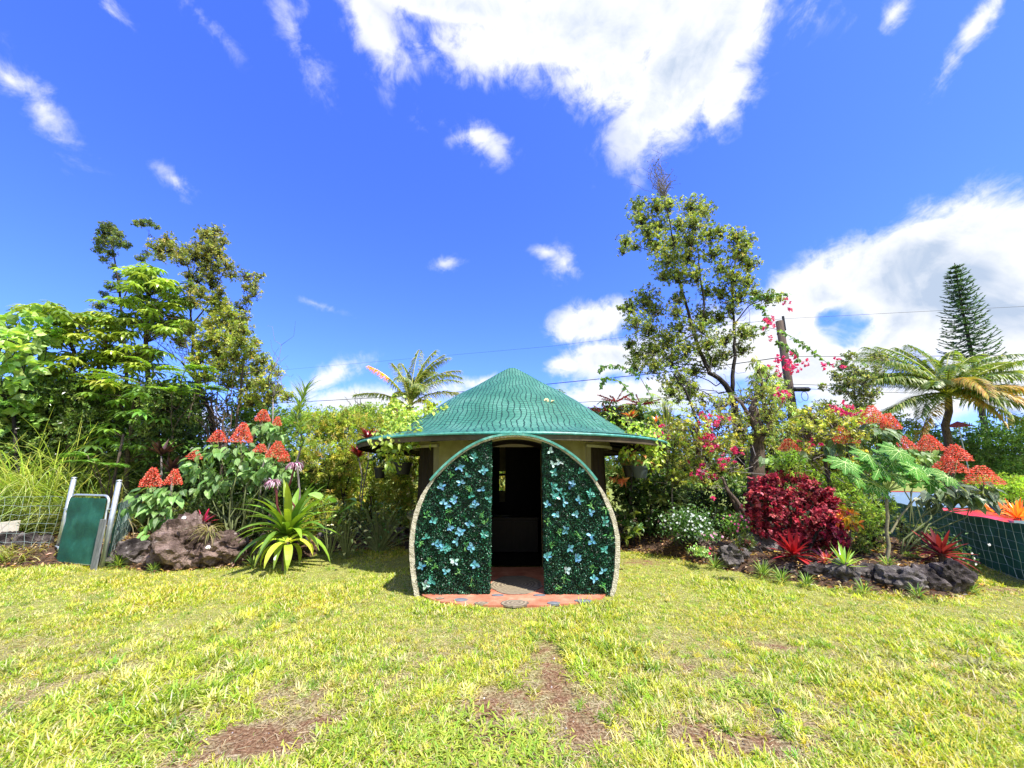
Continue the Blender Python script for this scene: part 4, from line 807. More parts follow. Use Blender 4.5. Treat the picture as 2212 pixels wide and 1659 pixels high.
bush('shrub', 'dark leafy shrub behind the tall grass', 10.4, [(60, 930, 110, 80), (-60, 960, 100, 90), (150, 960, 80, 80), (20, 1050, 110, 90), (130, 1080, 90, 70), (90, 870, 90, 60)], .1, .05, DG, GH, 1.3)
bush('shrub', 'dark glossy shrub between gate and twin red flower cones', 10.0, [(230, 930, 80, 70), (310, 900, 70, 60), (250, 1020, 80, 70), (330, 1000, 70, 70), (200, 860, 70, 60), (290, 1100, 90, 60)], .13, .05, DG, GH, 1.2, T8, GLOSSY)
bush('shrub', 'dark shrub behind the tall red flower cones', 9.8, [(380, 900, 70, 70), (420, 1000, 80, 80), (370, 1060, 70, 60), (460, 1080, 80, 60), (520, 1030, 80, 70), (590, 1060, 70, 70)], .09, .04, DG, GH, 1.2)
bush('shrub', 'green rounded shrub right of the brown trunks', 9.6, [(540, 900, 60, 60), (600, 930, 50, 50), (620, 1000, 50, 60), (560, 980, 60, 60), (650, 1060, 50, 60)], .08, .035, GREEN, GH, 1.2)
bush('shrub', 'dense small leaved dark bush under the umbrella trees at far left', 9.3, [(20, 860, 60, 40), (90, 850, 60, 40), (160, 850, 60, 44), (40, 920, 60, 44), (120, 930, 60, 44), (-40, 900, 60, 60), (190, 920, 50, 44), (70, 980, 70, 40)], .085, .04, [(.07, .12, .03), (.12, .19, .05), (.18, .26, .08), (.04, .08, .02)], GH, 1.1, m_=GLOSSY)
bush('shrub', 'dense small leaved bush between umbrella trees and black branched ohia', 9.1, [(240, 870, 50, 44), (300, 860, 50, 44), (360, 860, 50, 44), (270, 930, 50, 44), (340, 930, 50, 50), (400, 920, 44, 44), (420, 860, 40, 40), (380, 990, 50, 40), (300, 1000, 50, 40)], .08, .036, [(.07, .12, .03), (.12, .19, .05), (.2, .27, .08), (.04, .08, .02)], GH, 1.1, m_=GLOSSY)
# schefflera trees
def schefflera(label, Y, trunks, tops, n=9, rad=.28, cols=((.2, .28, .045), (.28, .34, .07), (.12, .2, .035)), group='umbrella trees of the left background', flower=None):
    r = rng_(label); tw = MB(); lf = MB(); allp = []
    for path in trunks:
        P = np.array([at(q[0], q[1], Y) for q in path]); P[:, 2] = np.maximum(P[:, 2], 0); tw.tube(P, [q[2] for q in path], 7, (.1, .1, .1)); allp.append(np.vstack([P[i] + (P[i + 1] - P[i]) * u for i in range(len(P) - 1) for u in (0, .33, .66, 1)]))
    allp = np.vstack(allp); o = thing('umbrella_tree', label, 'tree', (*allp[0][:2], 0), group)
    for cx, cy, rx, ry, k in tops:
        s = mpp(Y, cy)
        for _ in range(int(k * 2.8)):
            p = at(cx + r.normal(0, rx * .5), cy + r.normal(0, ry * .5), Y + r.normal(0, .35)); j = int(np.argmin(np.linalg.norm(allp - (p - [0, 0, .3]), axis=1))); umbrella(lf, tw, r, p, rad * r.uniform(.8, 1.15), r.integers(n - 1, n + 3), cols, allp[j])
    tw.build('trunk', BARK, o, smooth=True); lf.build('crown', GLOSSY, o)
    if flower:
        for cx, cy in flower:
            mb = MB(); c = at(cx, cy, Y - .5)
            for q in range(9):
                a = q / 9 * 6.28 + r.random() * .3; e = r.uniform(.15, .55); d = np.array([math.sin(a) * math.cos(e), math.cos(a) * math.cos(e), math.sin(e)]); pts = np.array([c, c + d * .3 + [0, 0, .02], c + d * .62]); mb.tube(pts, .01, 4, (.45, .05, .03)); m2 = 60; u = r.random((m2, 1)); leaves(mb, c + d * (.1 + u * .5), r.normal(size=(m2, 3)), r.normal(size=(m2, 3)), .04, .03, vary(r, m2, [(.6, .07, .05), (.45, .05, .04)], .2))
            mb.build('flower_spike', PETAL, o)
    return o
schefflera('tall umbrella tree rising above the hedge in stacked drooping tiers', 9.4, [[(330, 1150, .07), (325, 900, .06), (315, 740, .05), (320, 640, .04), (318, 585, .03)]],
           [(318, 585, 45, 14, 9), (290, 615, 50, 14, 8), (360, 615, 50, 16, 9), (385, 650, 40, 16, 7), (285, 650, 45, 14, 7), (340, 670, 60, 18, 9), (270, 690, 60, 16, 9), (390, 690, 35, 18, 6), (330, 710, 60, 14, 8)], cols=((.2, .3, .06), (.28, .38, .1), (.12, .2, .04)))
schefflera('broad umbrella tree with bright leaves left of the tallest one', 9.2, [[(150, 1150, .07), (150, 900, .06), (160, 760, .04), (130, 690, .03)], [(150, 900, .05), (220, 780, .03), (235, 720, .02)]],
           [(80, 665, 45, 12, 8), (140, 685, 50, 14, 9), (200, 690, 55, 14, 9), (240, 715, 50, 14, 8), (170, 725, 60, 16, 10), (110, 730, 50, 20, 8), (240, 760, 60, 20, 10), (180, 780, 60, 20, 9), (120, 800, 60, 24, 8), (290, 790, 60, 20, 8), (220, 830, 70, 24, 10), (330, 760, 50, 20, 7)])
schefflera('low umbrella tree with dark glossy leaves in front of the hedge', 8.7, [[(270, 1150, .05), (275, 1000, .04), (290, 860, .03)]],
           [(250, 850, 60, 18, 6), (320, 850, 60, 20, 7), (370, 830, 50, 20, 6), (280, 890, 60, 20, 6), (350, 900, 60, 20, 6), (230, 930, 50, 20, 4), (300, 960, 60, 20, 5), (370, 960, 50, 20, 4)], cols=((.1, .2, .04), (.16, .28, .06), (.06, .12, .03)), rad=.27)
# feathery sapling
def feathery(label, Y, base, fr, cols, group=None):
    r = rng_(label); b = at(base[0], base[1], Y); b[2] = 0; o = thing('feathery_sapling', label, 'sapling', b, group); lf = MB(); tw = MB()
    for px, py, ln, az in fr:
        p = at(px, py, Y - .3); tw.tube(wander(r, b + [0, 0, max(.3, p[2] - .8)], p, 4, .05), .01, 4)
        for q in range(7): frond(lf, r, p, az + r.normal(0, .8), .35 + r.normal(0, .15), -.35, ln, .15, cols, 34, .35, .026, rcol=(.2, .24, .08), rach=.005)
    tw.tube([b, b + [0, 0, 2.2]], [.03, .02], 6); tw.build('trunk', BARK, o); lf.build('crown', LEAF, o)
feathery('feathery light green sapling spreading in front of the left hedge', 8.3, (330, 1180), [(330, 800, .75, 1.2), (400, 800, .6, 1.5), (260, 815, .7, -1.3), (370, 850, .6, 2.2), (440, 840, .4, 1.4)], [(.16, .3, .05), (.22, .34, .07)])
feathery('small feathery sapling behind the gate post', 7.8, (215, 1190), [(205, 1000, .4, -1.3), (230, 1005, .3, .8), (190, 985, .35, -1.8)], [(.14, .3, .06), (.2, .36, .1)])
# ohia trees left
def oc(L_): return [c1(a, b) + (rr * .305 * .95, rr * .305 * .8) for a, b, rr in L_]
tree('ohia_tree', 'thin dark ohia tree, leftmost of the tall trees', 'tree', 11, [[(272, 1100, .08), (275, 800, .06), (262, 660, .045), (250, 580, .03), (240, 520, .018)], [(262, 660, .03), (285, 600, .02), (318, 545, .012), (322, 500, .006)]],
     oc([(760, 130, 50), (740, 170, 55), (800, 160, 55), (840, 190, 40), (700, 225, 40), (760, 230, 60), (820, 240, 50), (890, 260, 40), (710, 290, 50), (780, 310, 40), (740, 360, 35), (800, 410, 30), (830, 480, 35), (780, 550, 40), (850, 560, 30), (740, 610, 35), (800, 650, 40), (700, 690, 45), (1000, 100, 40), (1060, 100, 35), (1110, 130, 25), (960, 110, 25), (1000, 350, 40), (1040, 320, 30)]), .055, .026, [(.07, .11, .05), (.12, .17, .07), (.17, .2, .08)], 1.2, per=8, bark=DBARK, group='tall ohia trees', jit=.25, clump_rad=1.0)
tree('ohia_tree', 'gnarled ohia tree with black branches over the left shrubs', 'tree', 9.3, [[(470, 1120, .09), (462, 960, .08), (455, 890, .06), (427, 830, .05), (418, 790, .045), (415, 700, .035), (408, 650, .03), (414, 600, .022), (400, 560, .014)], [(414, 600, .02), (440, 560, .015), (455, 510, .008)], [(415, 700, .03), (450, 660, .02), (470, 610, .014), (495, 570, .01)], [(418, 790, .035), (470, 750, .022), (520, 710, .015), (540, 650, .01)], [(427, 830, .04), (390, 780, .02), (340, 740, .012)]],
     oc([(1410, 160, 30), (1450, 180, 45), (1540, 160, 50), (1500, 210, 60), (1580, 230, 45), (1420, 260, 60), (1500, 290, 60), (1380, 330, 70), (1300, 300, 60), (1460, 350, 70), (1560, 330, 50), (1540, 410, 60), (1440, 420, 60), (1610, 400, 50), (1290, 370, 50), (1170, 220, 60), (1120, 280, 60), (1200, 280, 60), (1140, 340, 50), (1250, 330, 40), (1640, 470, 40), (1740, 480, 45), (1830, 480, 35), (1790, 540, 45), (1740, 560, 40), (1800, 600, 40), (1750, 640, 40), (1700, 700, 45), (1730, 760, 40), (1480, 480, 60), (1400, 500, 45), (1350, 560, 50), (1420, 600, 50), (1500, 540, 50), (1380, 660, 50), (1480, 640, 40), (1330, 470, 40), (1560, 590, 40)]), .06, .03, [(.15, .17, .055), (.23, .25, .08), (.3, .3, .12), (.1, .13, .045)], 1.35, clump_rad=1.4, shell=.15, per=8, bark=DBARK, group='tall ohia trees', jit=.25)
tree('ohia_tree', 'bushy olive green ohia right of the black branched one', 'tree', 9.0, [[(500, 1150, .06), (505, 960, .05), (520, 850, .035), (530, 740, .02)], [(490, 1150, .05), (470, 960, .04), (455, 860, .03)], [(510, 1150, .05), (540, 960, .03), (580, 880, .02)]],
     oc([(1530, 640, 60), (1580, 690, 70), (1520, 720, 70), (1630, 740, 60), (1690, 790, 60), (1560, 800, 80), (1480, 820, 70), (1640, 840, 70), (1720, 850, 60), (1500, 900, 80), (1600, 920, 80), (1700, 930, 80), (1800, 950, 50), (1780, 1020, 70), (1860, 1060, 60), (1660, 1030, 90), (1540, 1010, 90), (1420, 960, 70), (1400, 1060, 80), (1560, 1110, 90), (1700, 1130, 90), (1820, 1140, 80), (1920, 1120, 50), (1960, 1160, 40), (1640, 1220, 90), (1780, 1240, 90), (1880, 1230, 80), (1900, 1330, 90), (1980, 1280, 50), (1460, 1180, 80), (1340, 860, 70), (1280, 940, 60), (1300, 800, 50), (2030, 1330, 50), (1780, 1350, 90)]), .055, .028, [(.2, .25, .06), (.3, .34, .09), (.15, .2, .05), (.36, .37, .12)], 1.5, clump_rad=1.15, shell=.2, per=8, group='tall ohia trees', jit=.4)
def twiggy(name, label, Y, base, tips, r0, bark=GREYW, group=None, sub=5, amp=.09):
    r = rng_(label); b = at(base[0], base[1], Y); tw = MB(); g0 = b.copy(); g0[2] = 0
    for px, py in tips:
        e = at(px, py, Y + r.normal(0, .2)); p = wander(r, b, e, 6, amp * .6); tw.tube(p, np.linspace(r0, r0 * .3, 6), 5)
        for q in range(sub):
            j = r.integers(2, 6); d = nrm(e - b) + r.normal(0, .5, 3); ee = p[j] + d * np.linalg.norm(e - b) * r.uniform(.15, .35); tw.tube(wander(r, p[j], ee, 4, .1), np.linspace(r0 * .45, r0 * .15, 4), 3, cap=False)
    tw.tube(wander(r, g0, b, 5, .02), np.linspace(r0 * 2, r0, 5), 6)
    o = thing(name, label, 'dead branches', g0, group); tw.build('branches', bark, o, smooth=True); return o
twiggy('dead_tree', 'pale dead twigs at the right shoulder of the olive ohia', 8.6, (590, 860), [(600, 770), (608, 745), (585, 790), (618, 800)], .012)
twiggy('dead_tree', 'dense brown dead twigs beside the black ohia trunk', 9.0, (430, 820), [(350, 690), (370, 700), (390, 690), (340, 720), (400, 720), (380, 740), (350, 760)], .012, BARK, sub=9)
twiggy('dead_tree', 'small bare dead tree in the distance above the bamboo', 16, (765, 905), [(770, 850), (785, 858), (755, 868), (778, 870)], .02, DBARK)
twiggy('dead_tree', 'tangle of brown dead trunks at the foot of the left ohias', 8.7, (480, 1000), [(455, 880), (470, 850), (490, 870), (440, 920), (500, 900), (465, 900), (475, 930)], .03, BARK, sub=12, amp=.05)
# dracaena
def spiky(label, Y, top, foot, r0, tiers, ln, cols, group='spiky dracaena plants', wd=.022, n=26, a0=.9, a1=-.3, nm='dracaena'):
    r = rng_(label); t_ = at(*top, Y); f_ = at(*foot, Y); f_[2] = bedz(f_) if Y < 9 else 0; o = thing(nm, label, 'dracaena', f_, group); tw = MB(); pts = wander(r, f_, t_, 7, .015); tw.tube(pts, np.linspace(r0, r0 * .6, 7), 7); tw.build('stem', GREYW, o, smooth=True); lf = MB()
    for u in tiers:
        j = u * 6; i0 = min(int(j), 5); p = pts[i0] * (1 - (j - i0)) + pts[i0 + 1] * (j - i0); up = (u - tiers[0]) / (tiers[-1] - tiers[0] + 1e-6)
        blades(lf, np.repeat(p[None], n, 0) + r.normal(0, .01, (n, 3)), r.random(n) * 6.28, a0 * .5 + a0 * up * .9 + r.normal(0, .15, n), a1 + up * .6 + r.normal(0, .2, n), ln * r.uniform(.7, 1.1, n), wd, vary(r, n, cols, .2), 4, [.7, 1, .85, .5, .05], fold=.3)
    lf.build('crown', LEAF, o); return o
spiky('tall thin dracaena with a spiky green head left of the hut', 7.5, (658, 850), (640, 1150), .022, np.linspace(.62, 1, 9), .48, [(.12, .2, .06), (.18, .26, .08)], n=24)
spiky('dark spiky dracaena under the bougainvillea right of the hut', 7.7, (1455, 975), (1450, 1150), .02, np.linspace(.3, 1, 11), .5, [(.06, .1, .05), (.09, .14, .06)], n=24, a0=.5, a1=-.5, wd=.014)
spiky('slender upright yucca poking out of the bougainvillea', 8.2, (1440, 925), (1435, 1150), .02, [.93, .97, 1.0], .7, [(.12, .16, .06), (.25, .22, .06)], n=16, a0=1.2, a1=1.0)
# cordyline dark red
def cordyline(label, Y, px, py, foot, cols, ln=.38, n=26, k=2, group='red leaved ti plants'):
    r = rng_(label); o = None; f_ = at(px, foot, Y); f_[2] = 0; o = thing('ti_plant', label, 'ti plant', f_, group); tw = MB(); lf = MB()
    for q in range(k):
        t_ = at(px + r.normal(0, 10), py + q * 38, Y); tw.tube(wander(r, f_, t_, 5, .02), .014, 5); blades(lf, np.repeat(t_[None], n, 0), r.random(n) * 6.28, r.uniform(.6, 1.45, n), r.uniform(-.2, 1.0, n), ln * r.uniform(.7, 1.1, n), .06, vary(r, n, cols, .25), 4, [.3, 1, 1, .6, .05], fold=.35)
    tw.build('stem', GREYW, o); lf.build('crown', GLOSSY, o)
cordyline('dark red ti plant peeping over the left tip of the roof', 8.9, 783, 950, 1180, [(.2, .015, .03), (.12, .012, .02)])
cordyline('orange red ti plant at the right end of the roof among bougainvillea', 8.9, 1352, 905, 1180, [(.5, .1, .03), (.3, .22, .04)], .3, 18, 1)
cordyline('orange and yellow ti plant between roof and bougainvillea', 9.1, 1420, 915, 1180, [(.55, .12, .03), (.35, .3, .05)], .3, 18, 1)
cordyline('nearly black ti plant behind the twin red flower cones', 7.9, 355, 985, 1180, [(.03, .015, .02), (.05, .02, .03)], .42, 26, 2)
# yellow green bamboo like screen
GB_ = 'yellow green bamboo clumps behind the hut'
BM = [('yellow green bamboo directly right of the dracaena', [(690, 930, 50, 40), (680, 990, 45, 50), (700, 1050, 50, 50), (690, 1110, 45, 45)], 9.4), ('yellow green bamboo second from the dracaena', [(740, 920, 50, 40), (750, 980, 50, 50), (745, 1050, 55, 55), (750, 1120, 50, 45)], 9.8),
      ('yellow green bamboo below the dark red ti plant', [(800, 930, 50, 40), (805, 1000, 50, 50), (800, 1070, 55, 50), (800, 1130, 50, 40)], 10.2), ('yellow green bamboo behind the hanging pots', [(855, 940, 45, 50), (860, 1010, 50, 50), (865, 1070, 50, 50), (860, 1130, 50, 40)], 10.4)]
for lb, cl, Y in BM: bush('bamboo_clump', lb, Y, cl, .085, .022, [(.22, .29, .05), (.3, .34, .07), (.15, .22, .04), (.36, .33, .1)], GB_, 1.0, per=9, cat='bamboo', droop=.3)
bush('shrub', 'pale green distant shrub crowns above the bamboo', 13.5, [(700, 905, 60, 30), (760, 900, 60, 28), (820, 900, 60, 30), (640, 905, 50, 30), (860, 900, 40, 40), (790, 890, 30, 20)], .09, .04, [(.2, .3, .06), (.28, .36, .1)], 'distant shrubs', 1.0)
bush('shrub', 'dark shrub mass behind the hut seen through its window', 13.0, [(1000, 1000, 140, 90), (1150, 1000, 140, 90), (950, 1080, 100, 80), (1100, 1080, 120, 70), (1250, 1040, 120, 90)], .11, .05, [(.2, .28, .05), (.3, .3, .06)], 'distant shrubs', .6)
# pagoda flower plants
def cone(r, c, w, h, cols=((.95, .15, .08), (.85, .07, .04), (.95, .42, .28))):
    mb = MB(); nt_ = max(5, int(h / .03)); 
    for k in range(nt_):
        u = k / nt_; rr = w / 2 * (1 - u) ** .75 * (1 if k else .9); m2 = int(26 * rr / .1) + 8; a = np.arange(m2) / m2 * 6.283 + r.random(); q = rr * r.uniform(.8, 1.08, m2)
        P = c + np.stack([np.sin(a) * q, np.cos(a) * q, np.full(m2, u * h) - .012 * q / rr + r.normal(0, .0025, m2)], 1)
        out = np.stack([np.sin(a), np.cos(a), np.full(m2, .1)], 1)
        for _ in range(3): leaves(mb, P + r.normal(0, .004, P.shape), out + r.normal(0, .8, P.shape), r.normal(0, 1, P.shape) + [0, 0, .6], r.uniform(.018, .03, m2), r.uniform(.01, .018, m2), vary(r, m2, cols, .16))
    mb.tube([c - [0, 0, .05], c + [0, 0, h * .9]], [.01, .004], 5, (.5, .1, .06)); return mb
def pagoda(label, Y, foot, heads, leafc, Ln=.17, cols=((.07, .15, .05), (.12, .24, .07), (.16, .3, .1)), group='pagoda flower plants with red cones'):
    """heads: (px, py centre, w px, h px); leafc: (px, py, rx, ry, n)"""
    r = rng_(label); f_ = at(*foot, Y); f_[2] = bedz(f_); o = thing('pagoda_flower_plant', label, 'flowering plant', f_, group); tw = MB(); lf = MB()
    for hx, hy, w, h in heads:
        s = mpp(Y, hy); p = at(hx, hy + h / 2, Y + r.normal(0, .08)); tw.tube(wander(r, f_ + [r.normal(0, .05), 0, 0], p, 6, .04), np.linspace(.014, .008, 6), 6); cone(r, p, w * s * 1.02, h * s * 1.12).build('flower_head', PETAL, o)
    for cx, cy, rx, ry, n in leafc:
        s = mpp(Y, cy); c = at(cx, cy, Y); tw.tube(wander(r, f_, c, 5, .05), np.linspace(.012, .006, 5), 5)
        P = c + nrm(r.normal(size=(n, 3))) * r.uniform(.3, 1, (n, 1)) * [rx * s, rx * s * .8, ry * s]
        d = nrm((P - c) * [1, 1, .3] + r.normal(0, .12, P.shape) + [0, -.1, -.22]); leaves(lf, P, d, np.tile([0, 0, 1.], (n, 1)) + r.normal(0, .25, P.shape) + [0, -.35, 0], Ln * r.uniform(.7, 1.2, n), Ln * .8 * r.uniform(.7, 1.1, n), vary(r, n, cols, .2), TH)
        for q in P[::3]: tw.tube([c, q], .003, 3, cap=False)
    tw.build('stem', STEM, o, smooth=True); lf.build('foliage', VEINED, o); return o
pagoda('pagoda flower plant with twin red cones beside the gate', 6.9, (335, 1190), [(325, 1030, 36, 36), (374, 1029, 30, 30)], [(325, 1072, 34, 22, 26), (365, 1070, 34, 24, 26), (340, 1105, 40, 24, 28), (300, 1100, 22, 26, 12), (330, 1140, 30, 20, 10)])
pagoda('tall pagoda flower plant with five red cones behind the boulder', 7.4, (500, 1180), [(419, 980, 30, 18), (470, 940, 34, 24), (521, 934, 40, 38), (563, 966, 26, 16), (597, 970, 40, 32), (614, 984, 22, 20)], [(420, 1010, 28, 26, 22), (470, 975, 40, 22, 26), (525, 985, 46, 30, 40), (580, 1005, 40, 26, 30), (470, 1030, 40, 28, 24), (610, 1020, 30, 26, 18), (540, 1035, 36, 26, 16), (445, 1050, 30, 20, 12)])
pagoda('far pagoda flower plant with two small cones near the dracaena', 8.0, (590, 1150), [(567, 896, 30, 24), (598, 908, 16, 18)], [(570, 925, 30, 20, 26), (605, 935, 24, 22, 18), (590, 955, 30, 16, 14)])
PR = lambda L_: [c7(a, b) + (w * .305, h * .305) for a, b, w, h in L_]
pagoda('pagoda flower plant with one orange cone behind the red shrub', 7.6, (1700, 1150), PR([(237, 470, 130, 80)]), [c7(120, 570) + (20, 16, 10), c7(240, 560) + (30, 18, 14), c7(200, 600) + (30, 16, 10)], Ln=.2, cols=((.1, .2, .07), (.2, .32, .14)))
pagoda('pagoda flower plant with three high cones above the papaya', 7.3, (1880, 1200), PR([(635, 395, 150, 120), (835, 258, 150, 120), (955, 305, 110, 105)]), [c7(600, 480) + (34, 12, 16), c7(780, 370) + (36, 16, 22), c7(880, 400) + (34, 18, 22), c7(960, 380) + (26, 14, 12), c7(880, 480) + (26, 18, 14)], Ln=.2, cols=((.04, .09, .04), (.06, .13, .05), (.1, .18, .08)))
pagoda('pagoda flower plant with two cones in front of the coconut trunk', 7.5, (1960, 1200), PR([(1050, 455, 130, 85), (1235, 455, 150, 105)]), [c7(1050, 520) + (24, 12, 12), c7(1200, 540) + (34, 14, 16)], Ln=.17, cols=((.1, .2, .06), (.2, .32, .1)))
pagoda('drooping pagoda flower plant with three cones leaning over the right fence', 6.5, (1960, 1230), PR([(1425, 525, 150, 105), (1375, 612, 200, 100), (1612, 682, 190, 115)]), [c7(1300, 760) + (40, 16, 16), c7(1420, 800) + (44, 22, 26), c7(1540, 830) + (40, 24, 26), c7(1620, 800) + (28, 20, 14), c7(1240, 850) + (28, 24, 14)], Ln=.19, cols=((.015, .035, .02), (.03, .06, .03), (.12, .16, .08)))
# strap leaved plants
def straps(name, label, cat, Y, px, py, n, ln, wd, a0, a1, cols, group=None, m_=GLOSSY, seg=7, prof=None, colend=None, stem=.0, z=None, fold=.3, extra=None):
    r = rng_(label); c = at(px, py, Y); c[2] = max(bedz(c), c[2]) if z is None else z; base = c.copy(); base[2] = bedz(c); o = thing(name, label, cat, base, group); lf = MB()
    az = np.arange(n) * 2.39996 + r.normal(0, .15, n); u = np.arange(n) / n
    if prof is None: prof = [.5, .85, 1, 1, .9, .7, .4, .03]
    blades(lf, c + np.stack([np.sin(az) * .03, np.cos(az) * .03, u * .08], 1), az, a0[0] + (a0[1] - a0[0]) * u + r.normal(0, .08, n), a1[0] + (a1[1] - a1[0]) * u + r.normal(0, .15, n), ln * r.uniform(.8, 1.1, n), wd * r.uniform(.85, 1.1, n), vary(r, n, cols, .16), seg, prof, fold=fold, colend=colend)
    lf.build('leaves', m_, o)
    if c[2] > base[2] + .05: mb = MB(); mb.tube([base, c + [0, 0, .05]], [.035, .045], 8); mb.build('stem', BARK, o)
    if extra: extra(o, c, r)
    return o
def lilyflowers(o, c, r):
    for px, py in ((590, 1043), (637, 1006)):
        p = at(px, py, 6.55); mb = MB(); mb.tube(wander(r, c, p, 6, .03), .016, 6, (.15, .04, .06)); mb.build('flower_stalk', LEAF, o)
        mb = MB(); n = 110; az = r.random(n) * 6.28; e0 = r.uniform(.2, 1.3, n)
        blades(mb, np.repeat(p[None], n, 0) + r.normal(0, .012, (n, 3)), az, e0, r.uniform(-1.7, -1.1, n), r.uniform(.15, .2, n), .018, vary(r, n, [(.5, .25, .34), (.35, .1, .18), (.72, .5, .58), (.8, .7, .74)], .15), 5, [.5, 1, 1, .8, .5, .05]); mb.build('flower', PETAL, o)
straps('giant_lily', 'large crinum lily with yellow green strap leaves and two purple blooms', 'lily', 6.7, 620, 1160, 54, .92, .115, (.15, 1.5), (-1.5, .7), [(.13, .23, .03), (.2, .3, .04), (.09, .17, .03)], extra=lilyflowers)
straps('lily_leaf_cluster', 'lower drooping yellow lily leaves over the rocks beneath the crinum', 'lily', 6.3, 620, 1178, 9, .6, .11, (.1, .6), (-1.7, -1.2), [(.42, .46, .06), (.3, .4, .05)])
straps('bromeliad', 'small magenta bromeliad perched on the boulder top', 'bromeliad', 6.75, 438, 1128, 16, .2, .035, (.2, 1.4), (-.3, 1.2), [(.5, .02, .12), (.3, .02, .1), (.12, .02, .05)], 'bromeliads', z=.62)
straps('grass_tuft', 'pale dry grass tuft hanging over the boulder below the magenta bromeliad', 'grass tuft', 6.5, 450, 1150, 60, .3, .01, (.2, 1.2), (-1.6, -1.0), [(.4, .36, .16), (.3, .26, .1), (.25, .28, .08)], m_=GRASS, z=.5)
straps('bromeliad', 'bright red bromeliad on the right bed rocks', 'bromeliad', 6.1, 1716, 1203, 34, .34, .062, (.0, 1.4), (-.5, 1.25), [(.6, .02, .025), (.45, .015, .03), (.75, .05, .035)], 'bromeliads', colend=(.22, .02, .03), m_=PETAL)
straps('bromeliad', 'dark red bromeliad on the corner rock of the right bed', 'bromeliad', 5.9, 2035, 1203, 40, .37, .058, (-.15, 1.35), (-.7, 1.0), [(.2, .018, .02), (.12, .012, .018), (.34, .04, .03)], 'bromeliads', m_=PETAL)
straps('aloe', 'small bright green spiky aloe on the grey blue rock', 'aloe', 5.6, 1826, 1224, 22, .24, .035, (.25, 1.4), (.1, 1.2), [(.3, .45, .08), (.24, .4, .1)])
straps('bromeliad', 'small dull red bromeliad between the bright red one and the aloe', 'bromeliad', 5.9, 1785, 1208, 22, .22, .03, (0, 1.1), (-.3, .8), [(.4, .06, .07), (.25, .04, .05)], 'bromeliads', z=.2)
straps('bromeliad', 'orange bromeliad in the yard beyond the right fence', 'bromeliad', 8.6, 2192, 1090, 40, .42, .05, (.1, 1.3), (-.1, 1.1), [(.8, .16, .03), (.7, .25, .05)], 'bromeliads', z=.45)
straps('bromeliad', 'second orange bromeliad beyond the fence, farther left', 'bromeliad', 9.6, 2140, 1080, 30, .4, .05, (.1, 1.3), (-.1, 1.1), [(.55, .15, .05), (.6, .3, .08)], 'bromeliads', z=.45)
# aroids and small plants left of hut
def broad(name, label, cat, Y, px, py, spots, Ln, cols, T=TH, m_=GLOSSY, group=None):
    r = rng_(label); b = at(px, py, Y); b[2] = bedz(b); o = thing(name, label, cat, b, group); tw = MB(); lf = MB()
    P = np.array([at(a, c, Y + r.normal(0, .1)) for a, c in spots]); n = len(P)
    for q in P: tw.tube([b, (b + q) / 2 + [0, 0, .05], q], [.008, .006, .004], 5)
    d = (P - b) * [1, 1, .2] + r.normal(0, .1, P.shape) + [0, -.08, -.05]; leaves(lf, P, d, np.tile([0, -.5, 1.], (n, 1)) + r.normal(0, .2, P.shape), Ln * r.uniform(.7, 1.1, n), Ln * .6 * r.uniform(.8, 1.1, n), vary(r, n, cols, .15), T)
    tw.build('stalks', STEM, o); lf.build('leaves', m_, o)
broad('philodendron', 'broad leaved philodendron right of the crinum lily', 'plant', 7.0, 715, 1165, [(700, 1090), (720, 1085), (740, 1105), (755, 1095), (690, 1110), (735, 1130), (750, 1080), (710, 1125), (695, 1075), (725, 1105)], .24, [(.14, .3, .06), (.2, .38, .1)])
r0_ = rng_('sp'); broad('variegated_plant', 'cream and green variegated plant on the low rocks left of the hut', 'plant', 7.1, 750, 1180, [(745 + a * 24, 1150 + b * 22) for a, b in r0_.normal(0, 1, (60, 2))], .07, [(.5, .5, .3), (.6, .55, .35), (.35, .42, .2)])
broad('green_shrublet', 'dark green low plant beneath the bamboo by the hut wall', 'plant', 7.6, 820, 1175, [(820 + a * 34, 1125 + b * 26) for a, b in r0_.normal(0, 1, (120, 2))], .08, [(.08, .2, .05), (.05, .12, .04), (.2, .28, .08)], T8)
# vine over left roof
def vine(label, Y, segs, n, Ln, cols, name='climbing_vine', cat='vine', trunk=None, T=TH, twigs=3):
    """segs: (px, py, rx, ry, dY) leaf patches along the vine"""
    r = rng_(label); b = at(segs[0][0], segs[0][1], Y + segs[0][4]); g0 = b.copy(); g0[2] = 0; o = thing(name, label, cat, g0); tw = MB(); lf = MB(); prev = b
    for px, py, rx, ry, dY in segs:
        c = at(px, py, Y + dY); s = mpp(Y + dY, py); tw.tube(wander(r, prev, c, 5, .08), .006, 4, cap=False); prev = c
        m2 = int(n * rx * ry / 600) + 8; P = c + r.normal(0, .55, (m2, 3)) * [rx * s, .25, ry * s]
        for q in range(twigs): e = c + r.normal(0, .8, 3) * [rx * s, .2, ry * s]; tw.tube(wander(r, c, e, 4, .1), .003, 3, cap=False)
        leaves(lf, P, r.normal(0, .7, (m2, 3)) + [0, -.3, -.5], r.normal(0, .5, (m2, 3)) + [0, -.6, .8], Ln * r.uniform(.6, 1.2, m2), Ln * .75 * r.uniform(.7, 1.1, m2), vary(r, m2, cols, .2), T)
    tw.build('stems', BARK, o); lf.build('foliage', LEAF, o); return o
VG = [(.26, .36, .06), (.36, .44, .1), (.18, .28, .05)]
